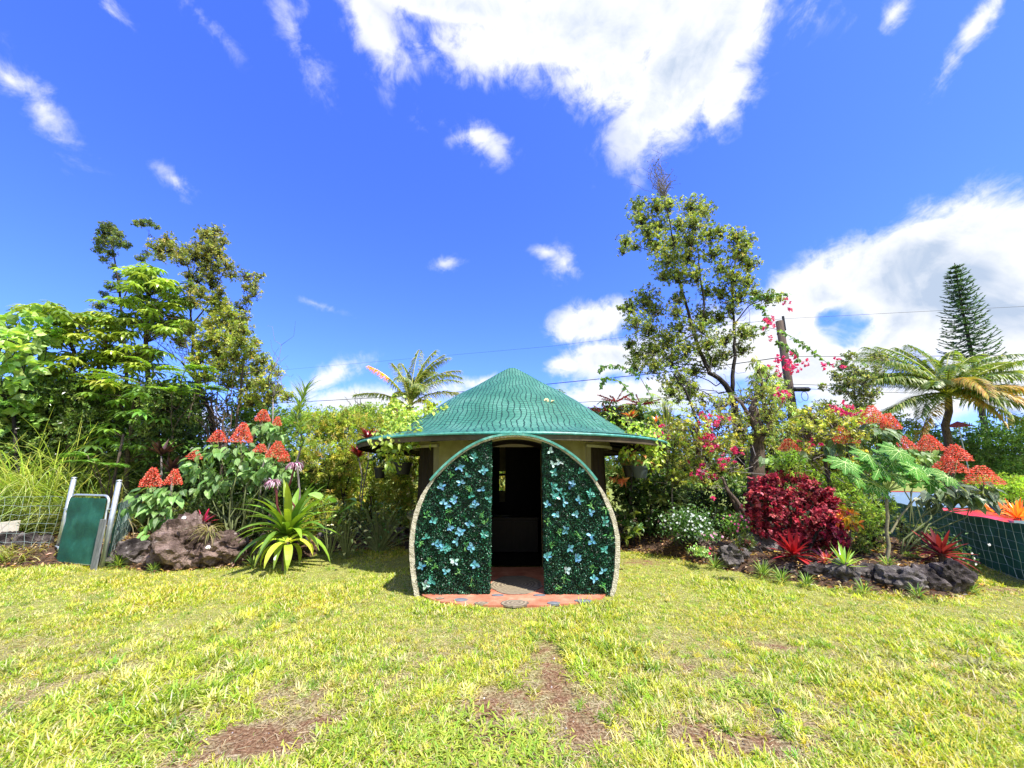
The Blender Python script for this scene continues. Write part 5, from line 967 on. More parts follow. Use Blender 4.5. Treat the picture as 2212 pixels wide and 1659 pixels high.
vine('yellow green vine draped over the left side of the roof', 6.6, [(858, 905, 22, 30, 1.6), (848, 880, 12, 30, 1.6), (880, 905, 30, 26, 1.2), (905, 900, 24, 20, .9), (930, 890, 22, 10, .6), (960, 882, 22, 7, .6), (985, 876, 12, 5, .8), (885, 925, 34, 12, .2), (850, 935, 36, 14, .1), (865, 955, 26, 12, -.4), (885, 955, 24, 14, -.5), (845, 960, 22, 16, -.3), (860, 985, 12, 18, -.4), (835, 975, 14, 12, -.3), (845, 1000, 8, 14, -.4), (830, 950, 20, 10, -.2), (905, 935, 14, 10, -.4), (870, 930, 30, 10, .2)], 80, .09, VG)
tree('vine_covered_tree', 'yellow green vine covered snag rising behind the left of the roof', 'tree', 11.2, [[(858, 1000, .06), (860, 900, .04), (850, 870, .02)]], [(852, 880, 14, 20), (858, 905, 22, 24), (868, 930, 30, 22), (880, 905, 20, 18), (840, 920, 22, 20), (900, 925, 24, 16), (925, 880, 12, 22), (935, 895, 14, 16)], .06, .035, [(.4, .44, .06), (.32, .4, .06)], 1.3, base=(*at(858, 1200, 11.2)[:2], 0), jit=.1)
vine('yellow green vine spilling over the right edge of the roof', 6.6, [(1345, 905, 24, 8, 1.2), (1370, 920, 26, 12, .8), (1395, 935, 26, 14, .5), (1400, 960, 24, 18, .3), (1385, 985, 16, 14, .3), (1415, 985, 16, 16, .5), (1420, 945, 20, 16, .8), (1350, 975, 8, 8, -.2), (1360, 990, 12, 4, -.2), (1320, 893, 16, 5, 1.2), (1410, 965, 24, 20, .0), (1385, 950, 20, 12, .0), (1400, 1000, 20, 12, .2), (1362, 935, 18, 8, .2)], 70, .075, [(.28, .4, .06), (.4, .5, .1), (.2, .32, .05)])
for k, (px, py, lb) in enumerate([(1181, 872, 'curled dry leaf lying right of centre on the green roof'), (1196, 873, 'smaller dry leaf beside the curled one on the roof')]):
    mb = MB(); p = at(px, py, 6.85); # place on roof surface
    rr_ = math.hypot(p[0], HY - p[1]); p[2] = np.interp(rr_, [q[0] for q in prof], [q[1] for q in prof]) + .05
    rk = rng_(lb); leaves(mb, np.tile(p, (2, 1)), rk.normal(size=(2, 3)), np.tile([0, -.5, 1.], (2, 1)), .09, .05, (.62, .5, .36), TH); o = mb.build('fallen_leaf', LEAF, loc=p); tag(o, lb, 'leaf', 'dry leaves on the roof')

# ------------------------------------------------------------------ palms
def palm(label, Y, crown, foot, r0, fronds, cols, group='coconut palms', leaf=.8, wd=.045, nl=100):
    r = rng_(label); c = at(*crown, Y); f_ = at(*foot, Y); f_[2] = 0; o = thing('coconut_palm', label, 'palm tree', f_, group); tw = MB(); tw.tube(wander(r, f_, c, 8, .01), np.linspace(r0, r0 * .75, 8), 10); tw.build('trunk', BARK, o, smooth=True)
    for fr in fronds:
        az, a0, a1, ln = fr[:4]; mb = MB(); frond(mb, r, c, R(az), R(a0), R(a1), ln, leaf * ln / 3.5, fr[4] if len(fr) > 4 and fr[4] else cols, nl, 1.15, wd, rach=.028, tip=fr[5] if len(fr) > 5 else None, width0=.35); mb.build('frond', LEAF, o)
    return o
PC = [(.1, .17, .04), (.15, .22, .06), (.27, .29, .14), (.07, .12, .03)]; BR = [(.45, .3, .13), (.35, .24, .12), (.3, .28, .1)]
palm('large coconut palm at the right edge in front of the pine', 13.5, (2048, 852), (2048, 1100), .13,
     [(-95, 22, -8, 3.1), (-88, 30, -20, 3.2), (-100, 42, 5, 2.9), (98, 40, 5, 3.2), (-70, 62, 25, 2.9), (40, 66, 10, 3.0), (-80, 38, -5, 3.2), (-75, 55, 5, 3.0), (-60, 68, 15, 2.9), (-30, 78, 30, 2.8), (20, 82, 30, 2.9), (60, 72, 15, 2.9), (85, 50, -5, 3.3), (85, 32, 0, 3.4), (95, 12, -8, 3.2), (95, -12, -45, 3.6), (-100, 5, -35, 3.0), (-110, -15, -55, 2.8, BR), (180, 60, -20, 2.6), (150, 45, -55, 2.8), (-150, 40, -60, 2.8, BR), (120, 20, -40, 3.0, BR), (-95, -5, -25, 3.2), (0, 60, -10, 3), (-45, 50, -20, 3), (45, 50, -20, 3), (105, 40, -30, 3.0), (-125, 25, -25, 2.8), (170, 20, -75, 2.4, BR), (200, 35, -65, 2.4), (-100, 28, -15, 3.3), (-60, 45, -5, 3.0), (-35, 62, 20, 2.9), (5, 74, 35, 2.8), (75, 60, 10, 3.0), (-140, 55, -30, 2.6), (160, 10, -70, 2.4), (-170, 15, -72, 2.3), (190, 0, -75, 2.2, BR), (-115, 8, -50, 2.8), (110, 2, -50, 3.0), (95, 22, -25, 3.4)], PC)
palm('windblown coconut palm behind the hut with one orange tipped frond', 15, (885, 880), (885, 1100), .16,
     [(-85, 66, 22, 2.5, None, (.58, (.75, .38, .06))), (-82, 38, -12, 2.5), (0, 89, 50, 2.9), (40, 88, 45, 2.9), (55, 86, 25, 2.9), (75, 80, 0, 2.7), (20, 84, 10, 2.7), (-35, 84, 30, 2.6), (100, 70, -20, 2.5), (65, 88, 35, 2.7), (-60, 80, 40, 2.3), (85, 50, -45, 3.0, [(.3, .3, .16), (.2, .22, .1)]), (-60, 30, -40, 1.3, BR), (180, 80, -40, 2.4), (150, 70, -50, 2.3), (60, 84, -15, 2.9), (10, 86, 0, 2.9), (-40, 70, -30, 2.0), (40, 60, -60, 1.6, BR)], [(.12, .18, .07), (.2, .25, .1), (.3, .3, .16)], leaf=.75)
palm('distant palm tip just above the right slope of the roof', 40, (1192, 850), (1192, 960), .2, [(-80, 40, -30, 1.6), (80, 40, -30, 1.6), (0, 70, 10, 1.5), (60, 60, -20, 1.6), (-60, 60, -20, 1.6), (-100, 15, -50, 1.5), (100, 15, -50, 1.5)], [(.1, .18, .08)], wd=.08, leaf=1.2, nl=20)
palm('small hazy palm behind the umbrella tree with red spikes', 26, (1440, 885), (1440, 960), .2, [(-80, 45, -20, 2.2), (80, 45, -20, 2.2), (-20, 75, 10, 2.2), (30, 60, -20, 2.2), (-60, 62, -10, 2.2), (100, 15, -50, 2), (-100, 15, -50, 2)], [(.25, .32, .15)], wd=.06, leaf=1.0, nl=24)

# ------------------------------------------------------------------ Norfolk pine
def pine():
    Y = 36; b = at(2128, 960, Y); t_ = at(2062, 568, Y); b[2] = 0; r = rng_('pine'); o = thing('norfolk_pine', 'tall leaning Norfolk pine behind the large coconut palm', 'tree', b); tw = MB(); tw.tube(wander(r, b, t_, 9, .002), np.linspace(.3, .03, 9), 8); tw.build('trunk', DBARK, o)
    lf = MB(); K = 25
    for k in range(K):
        u = .38 + .62 * (k / K) ** .9; c = b + (t_ - b) * u; ln = 2.5 * (1 - (u - .38) / .62) ** .7 * (1.0) + .25
        for q in range(8):
            a = q * .785 + k * .4 + r.normal(0, .1); L_ = ln * r.uniform(.85, 1.1); d = np.array([math.sin(a), math.cos(a), 0]); m2 = 7; uu = np.linspace(0, 1, m2); pts = c + d * (uu * L_)[:, None] + np.stack([0 * uu, 0 * uu, -.25 * L_ * np.sin(uu * 2.2) + .35 * L_ * uu ** 2], 1)
            lf.tube(pts, np.linspace(.05, .03, m2), 3, (.03, .06, .03), False); n = 19; v = r.random(n); P = c + d * (v * L_)[:, None] + np.stack([0 * v, 0 * v, -.25 * L_ * np.sin(v * 2.2) + .35 * L_ * v ** 2], 1); sd_ = r.choice([-1, 1], n)
            dd = d * .7 + np.cross(d, [0, 0, 1])[None] * sd_[:, None] + [0, 0, .45]; leaves(lf, P, dd, r.normal(0, .4, (n, 3)) + [0, 0, 1], r.uniform(.28, .5, n) * (.4 + .6 * min(1, ln)), .1, vary(r, n, [(.035, .08, .045), (.06, .12, .06)], .2))
    lf.build('crown', LEAF, o)
pine()

# ------------------------------------------------------------------ plants, right side
schefflera('umbrella tree with red flower spikes right behind the roof', 12.5, [[(1340, 1000, .08), (1345, 920, .05), (1345, 880, .03)]], [(1345, 880, 50, 12, 14), (1300, 900, 40, 14, 12), (1380, 905, 45, 14, 14), (1340, 920, 60, 18, 18), (1340, 895, 60, 14, 14)], 9, .32, ((.14, .2, .06), (.2, .27, .08)), 'umbrella tree beyond the roof', [(1330, 868), (1310, 893), (1385, 875)])
bush('shrub', 'light green shrub between red spiked tree and tall ohia', 11.5, [(1425, 905, 30, 22), (1450, 920, 34, 26), (1400, 925, 26, 20)], .08, .04, [(.22, .34, .05), (.3, .42, .08)], 'distant shrubs', 1.0)
OH = [(340, 400, 48), (360, 470, 60), (440, 400, 48), (500, 395, 48), (620, 400, 55), (690, 420, 50), (640, 490, 60), (560, 500, 42), (450, 500, 60), (390, 540, 46), (280, 590, 40), (330, 615, 28), (265, 640, 24), (430, 600, 58), (530, 590, 62), (620, 580, 58), (720, 550, 55), (780, 545, 30), (860, 560, 50), (910, 590, 45), (880, 650, 62), (930, 710, 46), (500, 680, 72), (600, 670, 66), (560, 760, 70), (480, 770, 42), (655, 770, 48), (740, 650, 50), (780, 730, 52), (850, 780, 58), (920, 800, 50), (710, 850, 48), (780, 860, 50), (880, 880, 52), (960, 870, 40), (1040, 885, 40), (1090, 890, 26), (380, 890, 66), (300, 940, 46), (250, 940, 20), (430, 950, 60), (330, 1010, 56), (400, 1050, 60), (560, 890, 42), (545, 960, 40), (690, 980, 66), (770, 990, 48), (560, 1040, 54), (500, 1110, 66), (420, 1150, 66), (340, 1190, 54), (300, 1130, 36), (430, 1250, 60), (330, 1250, 42), (520, 1210, 66), (600, 1160, 60), (710, 1130, 66), (800, 1110, 46), (900, 1070, 46), (940, 1080, 26), (740, 1220, 56), (640, 1270, 48), (570, 1330, 50), (520, 1380, 46), (620, 1390, 44), (800, 1190, 36), (890, 1160, 44), (680, 1040, 50), (830, 940, 44)]
def dead_top(o, r):
    mb = MB(); b = at(*c5(480, 355), 10.2)
    for k in range(26):
        cx, cy = 470 + r.normal(0, 52), 210 + r.normal(0, 46); e = at(*c5(cx, cy), 10.2 + r.normal(0, .25)); p = wander(r, b + r.normal(0, .03, 3), e, 6, .06); mb.tube(p, np.linspace(.014, .004, 6), 4, cap=False)
        for q in range(5): j = r.integers(2, 6); ee = p[j] + r.normal(0, .13, 3) + [0, 0, .1]; mb.tube([p[j], (p[j] + ee) / 2 + r.normal(0, .02, 3), ee], [.005, .004, .002], 3, cap=False); leaves(mb, ee[None], r.normal(size=(1, 3)), r.normal(size=(1, 3)), .045, .025, (.1, .07, .06))
    e = at(*c5(300, 285), 10.2); mb.tube(wander(r, b, e, 6, .05), .006, 4); mb.build('dead_top', GREYW, o)
    mb = MB()
    for k in range(50):
        cx, cy = r.uniform(300, 950), r.uniform(850, 1350); p = at(*c5(cx, cy), 9.9 + r.normal(0, .3)); mb.tube(wander(r, p, p + r.normal(0, .35, 3), 4, .1), .006, 3, cap=False)
    mb.build('bare_twigs', GREYW, o)
P5 = lambda L_: [c5(a, b) + (q,) for a, b, q in L_]
tree('ohia_tree', 'tallest ohia tree with a bare dead top right of the hut', 'tree', 10.2, [P5([(880, 1800, .2), (860, 1500, .15), (840, 1400, .12), (790, 1330, .1), (720, 1290, .09), (690, 1220, .08), (640, 1080, .07), (610, 960, .06), (580, 860, .055), (540, 740, .045), (530, 600, .035), (510, 480, .025), (480, 360, .018)]), P5([(840, 1400, .09), (845, 1250, .07), (855, 1100, .055), (850, 950, .045), (840, 800, .035), (860, 680, .025), (880, 590, .015)]), P5([(690, 1000, .04), (690, 900, .04), (670, 760, .03), (665, 680, .025), (650, 560, .018), (630, 440, .012)]), P5([(640, 1080, .04), (540, 1130, .03), (440, 1080, .02), (370, 980, .014)]), P5([(860, 1020, .03), (930, 930, .02), (1030, 890, .01)]), P5([(430, 640, .012), (340, 620, .012), (270, 620, .008)]), P5([(530, 620, .03), (430, 560, .02), (370, 480, .014)])],
     [c5(a, b) + (q * .407 * .92, q * .407 * .8) for a, b, q in OH],   .058, .034, [(.15, .2, .055), (.22, .27, .08), (.3, .33, .13), (.09, .13, .04)], 1.9, clump_rad=1.5, shell=.1, per=9, bark=DBARK, group='tall ohia trees', jit=.35, extra=dead_top)
tree('ohia_tree', 'slim second ohia trunk left of the tall ohia base', 'tree', 9.6, [P5([(650, 1700, .06), (660, 1540, .055), (620, 1440, .05), (590, 1370, .04), (530, 1290, .03)]), P5([(740, 1700, .04), (720, 1600, .03), (700, 1500, .02)])], [c5(a, b) + (q * .4, q * .33) for a, b, q in [(570, 1290, 50), (500, 1330, 50), (640, 1350, 44), (690, 1420, 50), (560, 1420, 44), (750, 1450, 50)]], .07, .04, [(.16, .2, .05), (.25, .3, .08)], .6, per=8, bark=DBARK, group='tall ohia trees', jit=.2)
tree('ohia_tree', 'short round ohia between utility pole and coconut palm', 'tree', 12.5, [[(1850, 1000, .07), (1852, 900, .05), (1845, 830, .03)], [(1852, 880, .03), (1885, 830, .02), (1896, 790, .012)]], [(1835, 770, 16, 12), (1820, 790, 18, 14), (1850, 800, 24, 16), (1830, 820, 26, 18), (1865, 825, 24, 18), (1890, 770, 20, 10), (1905, 775, 12, 8), (1895, 800, 18, 10), (1840, 850, 30, 18), (1880, 850, 22, 18), (1810, 840, 20, 16), (1860, 875, 26, 16), (1800, 810, 12, 12), (1780, 835, 10, 8)], .07, .045, [(.16, .2, .09), (.24, .28, .12), (.1, .13, .06)], .9, per=8, bark=GREYW, group='tall ohia trees', jit=.2)
# weeping fine leaved shrub
tree('weeping_tree', 'soft weeping tree with fine hanging leaves in front of the pole', 'tree', 9.4, [[(1680, 1150, .08), (1665, 950, .06), (1650, 860, .04), (1640, 800, .02)]], [(1635, 790, 16, 22), (1655, 800, 20, 24), (1640, 830, 26, 26), (1670, 830, 22, 26), (1685, 860, 20, 30), (1655, 865, 26, 28), (1700, 890, 16, 26), (1670, 900, 28, 28), (1690, 940, 24, 30), (1640, 900, 20, 24), (1675, 970, 24, 30), (1655, 1000, 22, 24)],   .14, .013, [(.3, .36, .16), (.38, .44, .24), (.22, .28, .11)], .5, per=10, droop=1.1, jit=.35, spread=.45, clump_rad=1.2)
# big trunk
tree('mature_tree', 'thick rough barked trunk behind the red leaved shrub', 'tree', 8.4, [[(1642, 1150, .17), (1640, 1000, .15), (1632, 930, .13), (1625, 880, .09), (1632, 862, .04)], [(1636, 930, .06), (1600, 870, .035), (1575, 850, .025)], [(1640, 960, .04), (1668, 900, .025), (1690, 870, .015)]], [(1640, 945, 22, 26), (1625, 985, 20, 20), (1600, 860, 34, 20), (1640, 850, 34, 20), (1580, 900, 30, 20), (1620, 900, 34, 22), (1660, 890, 30, 26), (1650, 930, 26, 20), (1605, 940, 24, 22), (1665, 960, 20, 20)], .05, .03, [(.2, .26, .06), (.3, .32, .1)], .4, per=7, jit=.2)
# bougainvillea
def boug(label, Y, cl, flowers, dens=.6, shoots=(), tw_n=60, group='bougainvillea bushes'):
    def ex(o, r):
        for fx, fy, n in flowers:
            c = at(fx, fy, Y - .45 + r.normal(0, .1)); mb = MB(); m2 = n * 9; s = mpp(Y, fy); k = r.normal(0, 1, (n, 3)) * [7 * s, .06, 6 * s] * math.sqrt(max(n, 2) / 5); P = np.repeat(c + k, 9, 0) + r.normal(0, .012, (m2, 3))
            leaves(mb, P, r.normal(size=(m2, 3)), r.normal(size=(m2, 3)) + [0, -.5, .5], .045, .034, vary(r, m2, [(.75, .04, .2), (.85, .08, .3), (.8, .1, .16)], .12), TH); mb.build('blossom', PETAL, o)
        mb = MB(); cs = [c for c in cl]
        for _ in range(tw_n):
            q = cs[r.integers(0, len(cs))]; p = at(q[0] + r.normal(0, q[2] * .6), q[1] + r.normal(0, q[3] * .6), Y - .2 + r.normal(0, .25)); mb.tube(wander(r, p, p + r.normal(0, .28, 3) + [0, 0, -.05], 5, .14), .006, 3, cap=False)
        mb.build('bare_twigs', GREYW, o)
        for sh in shoots:
            P = np.array([at(a, b, Y - .2) for a, b in sh]); mb = MB(); tt = np.linspace(0, len(P) - 1, 14); Q = np.stack([np.interp(tt, range(len(P)), P[:, k]) for k in range(3)], 1); mb.tube(Q, .007, 4, (.15, .14, .06), False); m2 = 66; u = r.random(m2) * 13; i0 = u.astype(int).clip(0, 12); fr = (u - i0)[:, None]
            leaves(mb, Q[i0] * (1 - fr) + Q[i0 + 1] * fr + r.normal(0, .02, (m2, 3)), r.normal(0, .6, (m2, 3)) + [0, 0, -.5], r.normal(0, .6, (m2, 3)) + [0, -.7, .6], .085, .06, vary(r, m2, [(.08, .16, .05), (.14, .24, .07)], .2), TH); mb.build('arching_shoot', LEAF, o)
    cx = cl[0][0]
    return tree('bougainvillea', label, 'bougainvillea', Y, [[(1600 if cx < 1650 else 1800, 1120, .04), (1560 if cx < 1650 else 1790, 1030, .035), (cx, cl[0][1], .02)]], cl, .065, .042, [(.22, .28, .06), (.32, .36, .09), (.16, .2, .05), (.4, .4, .14)], dens, per=7, T=T2, group=group, jit=.3, extra=ex, trunk_name='branches', crown_name='foliage', base=(*at(1600 if cx < 1650 else 1800, 1150, Y)[:2], 0))
PK = lambda L_: [((2300 + a / 1.952) * .563, (1500 + b / 1.952) * .563, n) for a, b, n in L_]
boug('big tangled bougainvillea with pink blossom between hut and thick trunk', 8.0, [(1500, 960, 50, 30), (1450, 950, 40, 30), (1550, 950, 44, 34), (1590, 960, 34, 34), (1430, 990, 36, 30), (1480, 1000, 44, 30), (1530, 1000, 40, 30), (1580, 1010, 34, 26), (1460, 1030, 40, 24), (1520, 1030, 36, 24), (1500, 920, 50, 26), (1550, 910, 40, 24), (1600, 920, 34, 30), (1450, 915, 36, 24), (1400, 930, 24, 22), (1560, 870, 30, 20), (1510, 885, 34, 20)],
     PK([(760, 185, 3), (775, 235, 3), (890, 220, 7), (852, 250, 8), (780, 325, 5), (830, 352, 8), (805, 385, 14), (815, 405, 10), (862, 425, 6), (1055, 460, 4), (940, 535, 12), (765, 600, 8), (727, 622, 5), (850, 625, 5), (470, 335, 5), (458, 257, 3), (850, 803, 2), (990, 415, 2)]), .5, shoots=[[(1405, 905), (1370, 860), (1340, 825), (1305, 815), (1302, 835)], [(1420, 880), (1380, 810), (1340, 790), (1305, 790), (1290, 805)], [(1600, 1060), (1560, 1020), (1545, 1000)]], tw_n=130)
boug('bougainvillea with arching shoot and pink blossom around the utility pole', 8.3, [(1760, 900, 40, 24), (1800, 910, 40, 26), (1740, 930, 40, 30), (1790, 950, 44, 30), (1840, 930, 34, 26), (1830, 970, 34, 30), (1760, 980, 44, 30), (1720, 970, 34, 30), (1860, 900, 26, 20), (1800, 1000, 44, 26), (1740, 1010, 34, 26)],
     PK([(1380, 20, 7), (1760, 125, 9), (1860, 140, 8), (1860, 170, 7), (1540, 405, 10), (1602, 388, 5)]) + [c8(240, 575) + (5,), c8(70, 705) + (6,), c8(110, 690) + (6,), c8(215, 1000) + (13,), c8(235, 1030) + (12,), c8(260, 1075) + (10,), c8(395, 1015) + (6,), c8(640, 1005) + (5,), c8(555, 1045) + (4,), c8(90, 830) + (3,), c8(215, 1262) + (6,)], .6,
     shoots=[[c8(0, 740), c8(150, 745), c8(300, 820), c8(420, 900), c8(510, 980), c8(590, 1035)], [c8(0, 560), c8(60, 590), c8(100, 700), c8(60, 800)], [c8(150, 850), c8(290, 920), c8(350, 1000)], [c8(-60, 500), c8(90, 480), c8(250, 465)]], tw_n=70)
# understory
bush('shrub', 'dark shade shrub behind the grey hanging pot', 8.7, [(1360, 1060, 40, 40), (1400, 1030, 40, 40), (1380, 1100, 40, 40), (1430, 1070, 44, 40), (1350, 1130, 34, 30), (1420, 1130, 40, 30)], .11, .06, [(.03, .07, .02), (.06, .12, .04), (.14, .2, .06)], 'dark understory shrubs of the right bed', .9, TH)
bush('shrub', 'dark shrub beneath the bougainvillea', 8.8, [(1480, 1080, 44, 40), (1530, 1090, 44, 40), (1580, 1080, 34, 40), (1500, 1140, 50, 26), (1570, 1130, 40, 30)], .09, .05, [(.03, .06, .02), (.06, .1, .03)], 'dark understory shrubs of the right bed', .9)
bush('shrub', 'leafy green shrub with pink new leaves right of the hut wall', 8.1, [(1345, 1005, 24, 16), (1370, 1000, 26, 16), (1400, 1000, 26, 20), (1340, 1030, 20, 14)], .11, .05, [(.3, .4, .14), (.2, .3, .08), (.45, .2, .12)], 'dark understory shrubs of the right bed', .6, TH, m_=GLOSSY)
bush('shrub', 'fine leaved green shrub behind the red leaved shrub', 7.9, [(1700, 1000, 30, 24), (1730, 1030, 34, 30), (1790, 1040, 40, 30), (1840, 1050, 40, 34), (1850, 1100, 40, 40), (1860, 1150, 36, 40), (1880, 1190, 30, 24), (1900, 1090, 30, 30)], .07, .02, [(.2, .3, .06), (.28, .38, .1), (.12, .2, .04)], 'green shrubs of the right bed', .9, per=9)
bush('shrub', 'small green bush at the dark red bromeliad', 7.0, [(1960, 1160, 24, 26), (1940, 1130, 20, 20), (1985, 1190, 24, 20), (2000, 1150, 18, 20)], .05, .025, [(.1, .16, .06), (.2, .24, .12)], 'green shrubs of the right bed', .5)
lt = thing('leaning_trunk', 'bare leaning brown trunk beside the pink flowers', 'trunk', at(1612, 1120, 7.4)); mb = MB(); mb.tube([at(1622, 1135, 7.4), at(1605, 1105, 7.4), at(1590, 1080, 7.45), at(1570, 1058, 7.5), at(1560, 1030, 7.6)], [.045, .042, .035, .03, .022], 9); mb.build('wood', BARK, lt, smooth=True)
bush('shrub', 'dark low undergrowth between the boulder and the tall pagoda plant', 7.9, [(400, 1120, 40, 30), (450, 1110, 40, 36), (500, 1120, 40, 36), (550, 1110, 36, 36), (430, 1150, 40, 26), (560, 1150, 34, 26)], .06, .028, [(.05, .09, .03), (.1, .14, .04), (.16, .18, .06)], 'low undergrowth in the beds', .8)
bush('shrub', 'shady undergrowth at the hut end of the left bed', 8.3, [(700, 1140, 34, 26), (770, 1130, 34, 30), (820, 1140, 34, 26), (862, 1130, 26, 34), (740, 1120, 34, 30)], .07, .03, [(.06, .12, .03), (.12, .18, .05), (.2, .24, .07)], 'low undergrowth in the beds', .9)
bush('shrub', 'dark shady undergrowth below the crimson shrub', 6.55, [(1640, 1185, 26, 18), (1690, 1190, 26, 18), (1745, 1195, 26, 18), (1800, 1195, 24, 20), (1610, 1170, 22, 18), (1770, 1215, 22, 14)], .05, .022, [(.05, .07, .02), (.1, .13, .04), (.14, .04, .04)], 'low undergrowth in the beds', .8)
bush('shrub', 'leafy undergrowth between crimson shrub and papaya', 7.0, [(1850, 1180, 26, 24), (1880, 1160, 24, 30), (1865, 1205, 24, 16), (1900, 1195, 20, 20), (1940, 1200, 26, 22), (1975, 1215, 24, 18)], .05, .02, [(.1, .16, .04), (.18, .24, .06), (.06, .1, .03)], 'low undergrowth in the beds', .8)
# flower beds
def flowerbed(label, Y, px, py, w, h, n, fc, lc=((.05, .12, .04), (.09, .18, .06)), group='low flowering vinca clumps', nf=70):
    r = rng_(label); c = at(px, py, Y); s = mpp(Y, py); b = c.copy(); b[2] = bedz(b); o = thing('vinca_plant', label, 'flowering plant', b, group); lf = MB(); fl = MB()
    P = c + r.normal(0, .5, (n, 3)) * [w * s / 2, .2, h * s / 2]; P[:, 2] = np.maximum(P[:, 2], .04); leaves(lf, P, r.normal(size=(n, 3)) + [0, -.2, .3], r.normal(0, .5, (n, 3)) + [0, -.3, 1], .05, .026, vary(r, n, lc, .25)); lf.build('foliage', LEAF, o)
    Q = c + r.normal(0, .5, (nf, 3)) * [w * s / 2, .2, h * s / 2] + [0, -.12, .03]; a = np.arange(5) * 1.2566; D5 = np.stack([np.cos(a), np.full(5, -.15), np.sin(a)], 1)
    for q in Q:
        fl = MB(); leaves(fl, np.tile(q, (5, 1)), D5 + r.normal(0, .35, 3), np.tile([0, -1., .3], (5, 1)), .024, .022, vary(r, 5, fc, .08)); fl.build('flower', PETAL, o)
flowerbed('white flowered vinca clump beneath the bougainvillea', 7.1, 1485, 1130, 100, 60, 2600, [(.8, .85, .82), (.7, .78, .78)], nf=80)
flowerbed('pink flowered vinca clump right of the white one', 6.9, 1592, 1135, 56, 40, 700, [(.85, .1, .35), (.9, .25, .5)], lc=((.16, .3, .06), (.1, .2, .05)), nf=26)
flowerbed('small pale pink vinca plant at the front of the white clump', 6.8, 1530, 1158, 50, 16, 300, [(.85, .35, .6), (.85, .6, .7)], nf=10)
flowerbed('single low vinca with one red pink flower on the bed edge', 6.5, 1512, 1192, 30, 20, 260, [(.85, .08, .2)], lc=((.14, .28, .08), (.3, .4, .2)), nf=4)
flowerbed('little white flowers right of the dark red bromeliad', 6.0, 2060, 1190, 24, 50, 300, [(.85, .85, .8)], nf=7)
# small weeds and ferns at the foot of the rocks
for k, (px, py, n, ln, lb) in enumerate([(1545, 1232, 40, .16, 'thin green weed at the foot of the brown low rock'), (1650, 1250, 60, .2, 'green fern tuft left of the bright red bromeliad foot'), (1690, 1262, 50, .16, 'short weed tuft between the red bromeliad and the lawn'), (1745, 1272, 40, .14, 'little weed tuft right of the red bromeliad foot'),
        (1868, 1288, 40, .14, 'weed tuft at the base of the grey blue rock'), (1925, 1262, 36, .14, 'pale leafy weed climbing the papaya foot'), (1985, 1298, 40, .12, 'weed tuft in front of the tan boulder'), (2100, 1285, 60, .14, 'grassy tuft right of the corner rock'),
        (545, 1228, 40, .15, 'weed tuft in front of the small grey brown rock'), (585, 1190, 36, .16, 'green weed on the rocks left of the lily'), (255, 1228, 60, .2, 'grassy weed between gate and dark jagged rock'), (330, 1240, 40, .1, 'low grass against the foot of the huge boulder'),
        (700, 1198, 40, .12, 'small weed before the pale grey rock'), (860, 1182, 40, .12, 'small weed before the slanting rock by the hut')]):
    g0 = gnd(px, py); straps('weed_tuft', lb, 'weed', g0[1] + .02, px, py - 3, n, ln, .014, (.2, 1.4), (-.6, .8), [(.2, .32, .06), (.3, .4, .1), (.12, .22, .05)], 'weeds among the rocks', m_=GRASS, seg=4, prof=[.6, 1, .9, .6, .05])
# red shrub
rs = [(1640, 1046, 24, 16), (1668, 1036, 22, 14), (1700, 1030, 22, 14), (1728, 1036, 22, 14), (1752, 1052, 22, 16), (1778, 1066, 20, 16), (1628, 1072, 16, 18), (1622, 1100, 16, 14), (1650, 1070, 32, 24), (1690, 1070, 40, 26), (1740, 1080, 40, 28), (1785, 1085, 30, 26), (1660, 1110, 40, 26), (1720, 1120, 44, 28), (1780, 1120, 40, 28), (1815, 1120, 22, 24), (1700, 1155, 44, 22), (1760, 1160, 44, 24), (1810, 1160, 24, 24), (1650, 1145, 30, 16), (1780, 1185, 34, 16)]
tree('copperleaf_shrub', 'rounded crimson leaved shrub in the right bed', 'shrub', 6.7, [[(1720, 1240, .04), (1715, 1150, .03), (1700, 1080, .015)], [(1730, 1240, .03), (1770, 1140, .02)]], rs, 0.058, .042, [(.42, .03, .055), (.58, .07, .1), (.24, .018, .04), (.68, .18, .2), (.13, .012, .025)], 1.1, per=6, T=TH, leafm=PETAL, jit=.2, bark=DBARK, trunk_name='stems', crown_name='foliage', upb=.9)
tree('croton', 'small yellow and orange croton right of the crimson shrub', 'shrub', 6.4, [[(1835, 1240, .015), (1838, 1130, .01)]], [(1835, 1108, 12, 10), (1828, 1125, 12, 12), (1842, 1130, 10, 12)], .11, .05, [(.5, .42, .05), (.6, .2, .04), (.35, .4, .06)], .7, per=5, T=T8, leafm=GLOSSY, jit=.05, trunk_name='stems', crown_name='foliage')
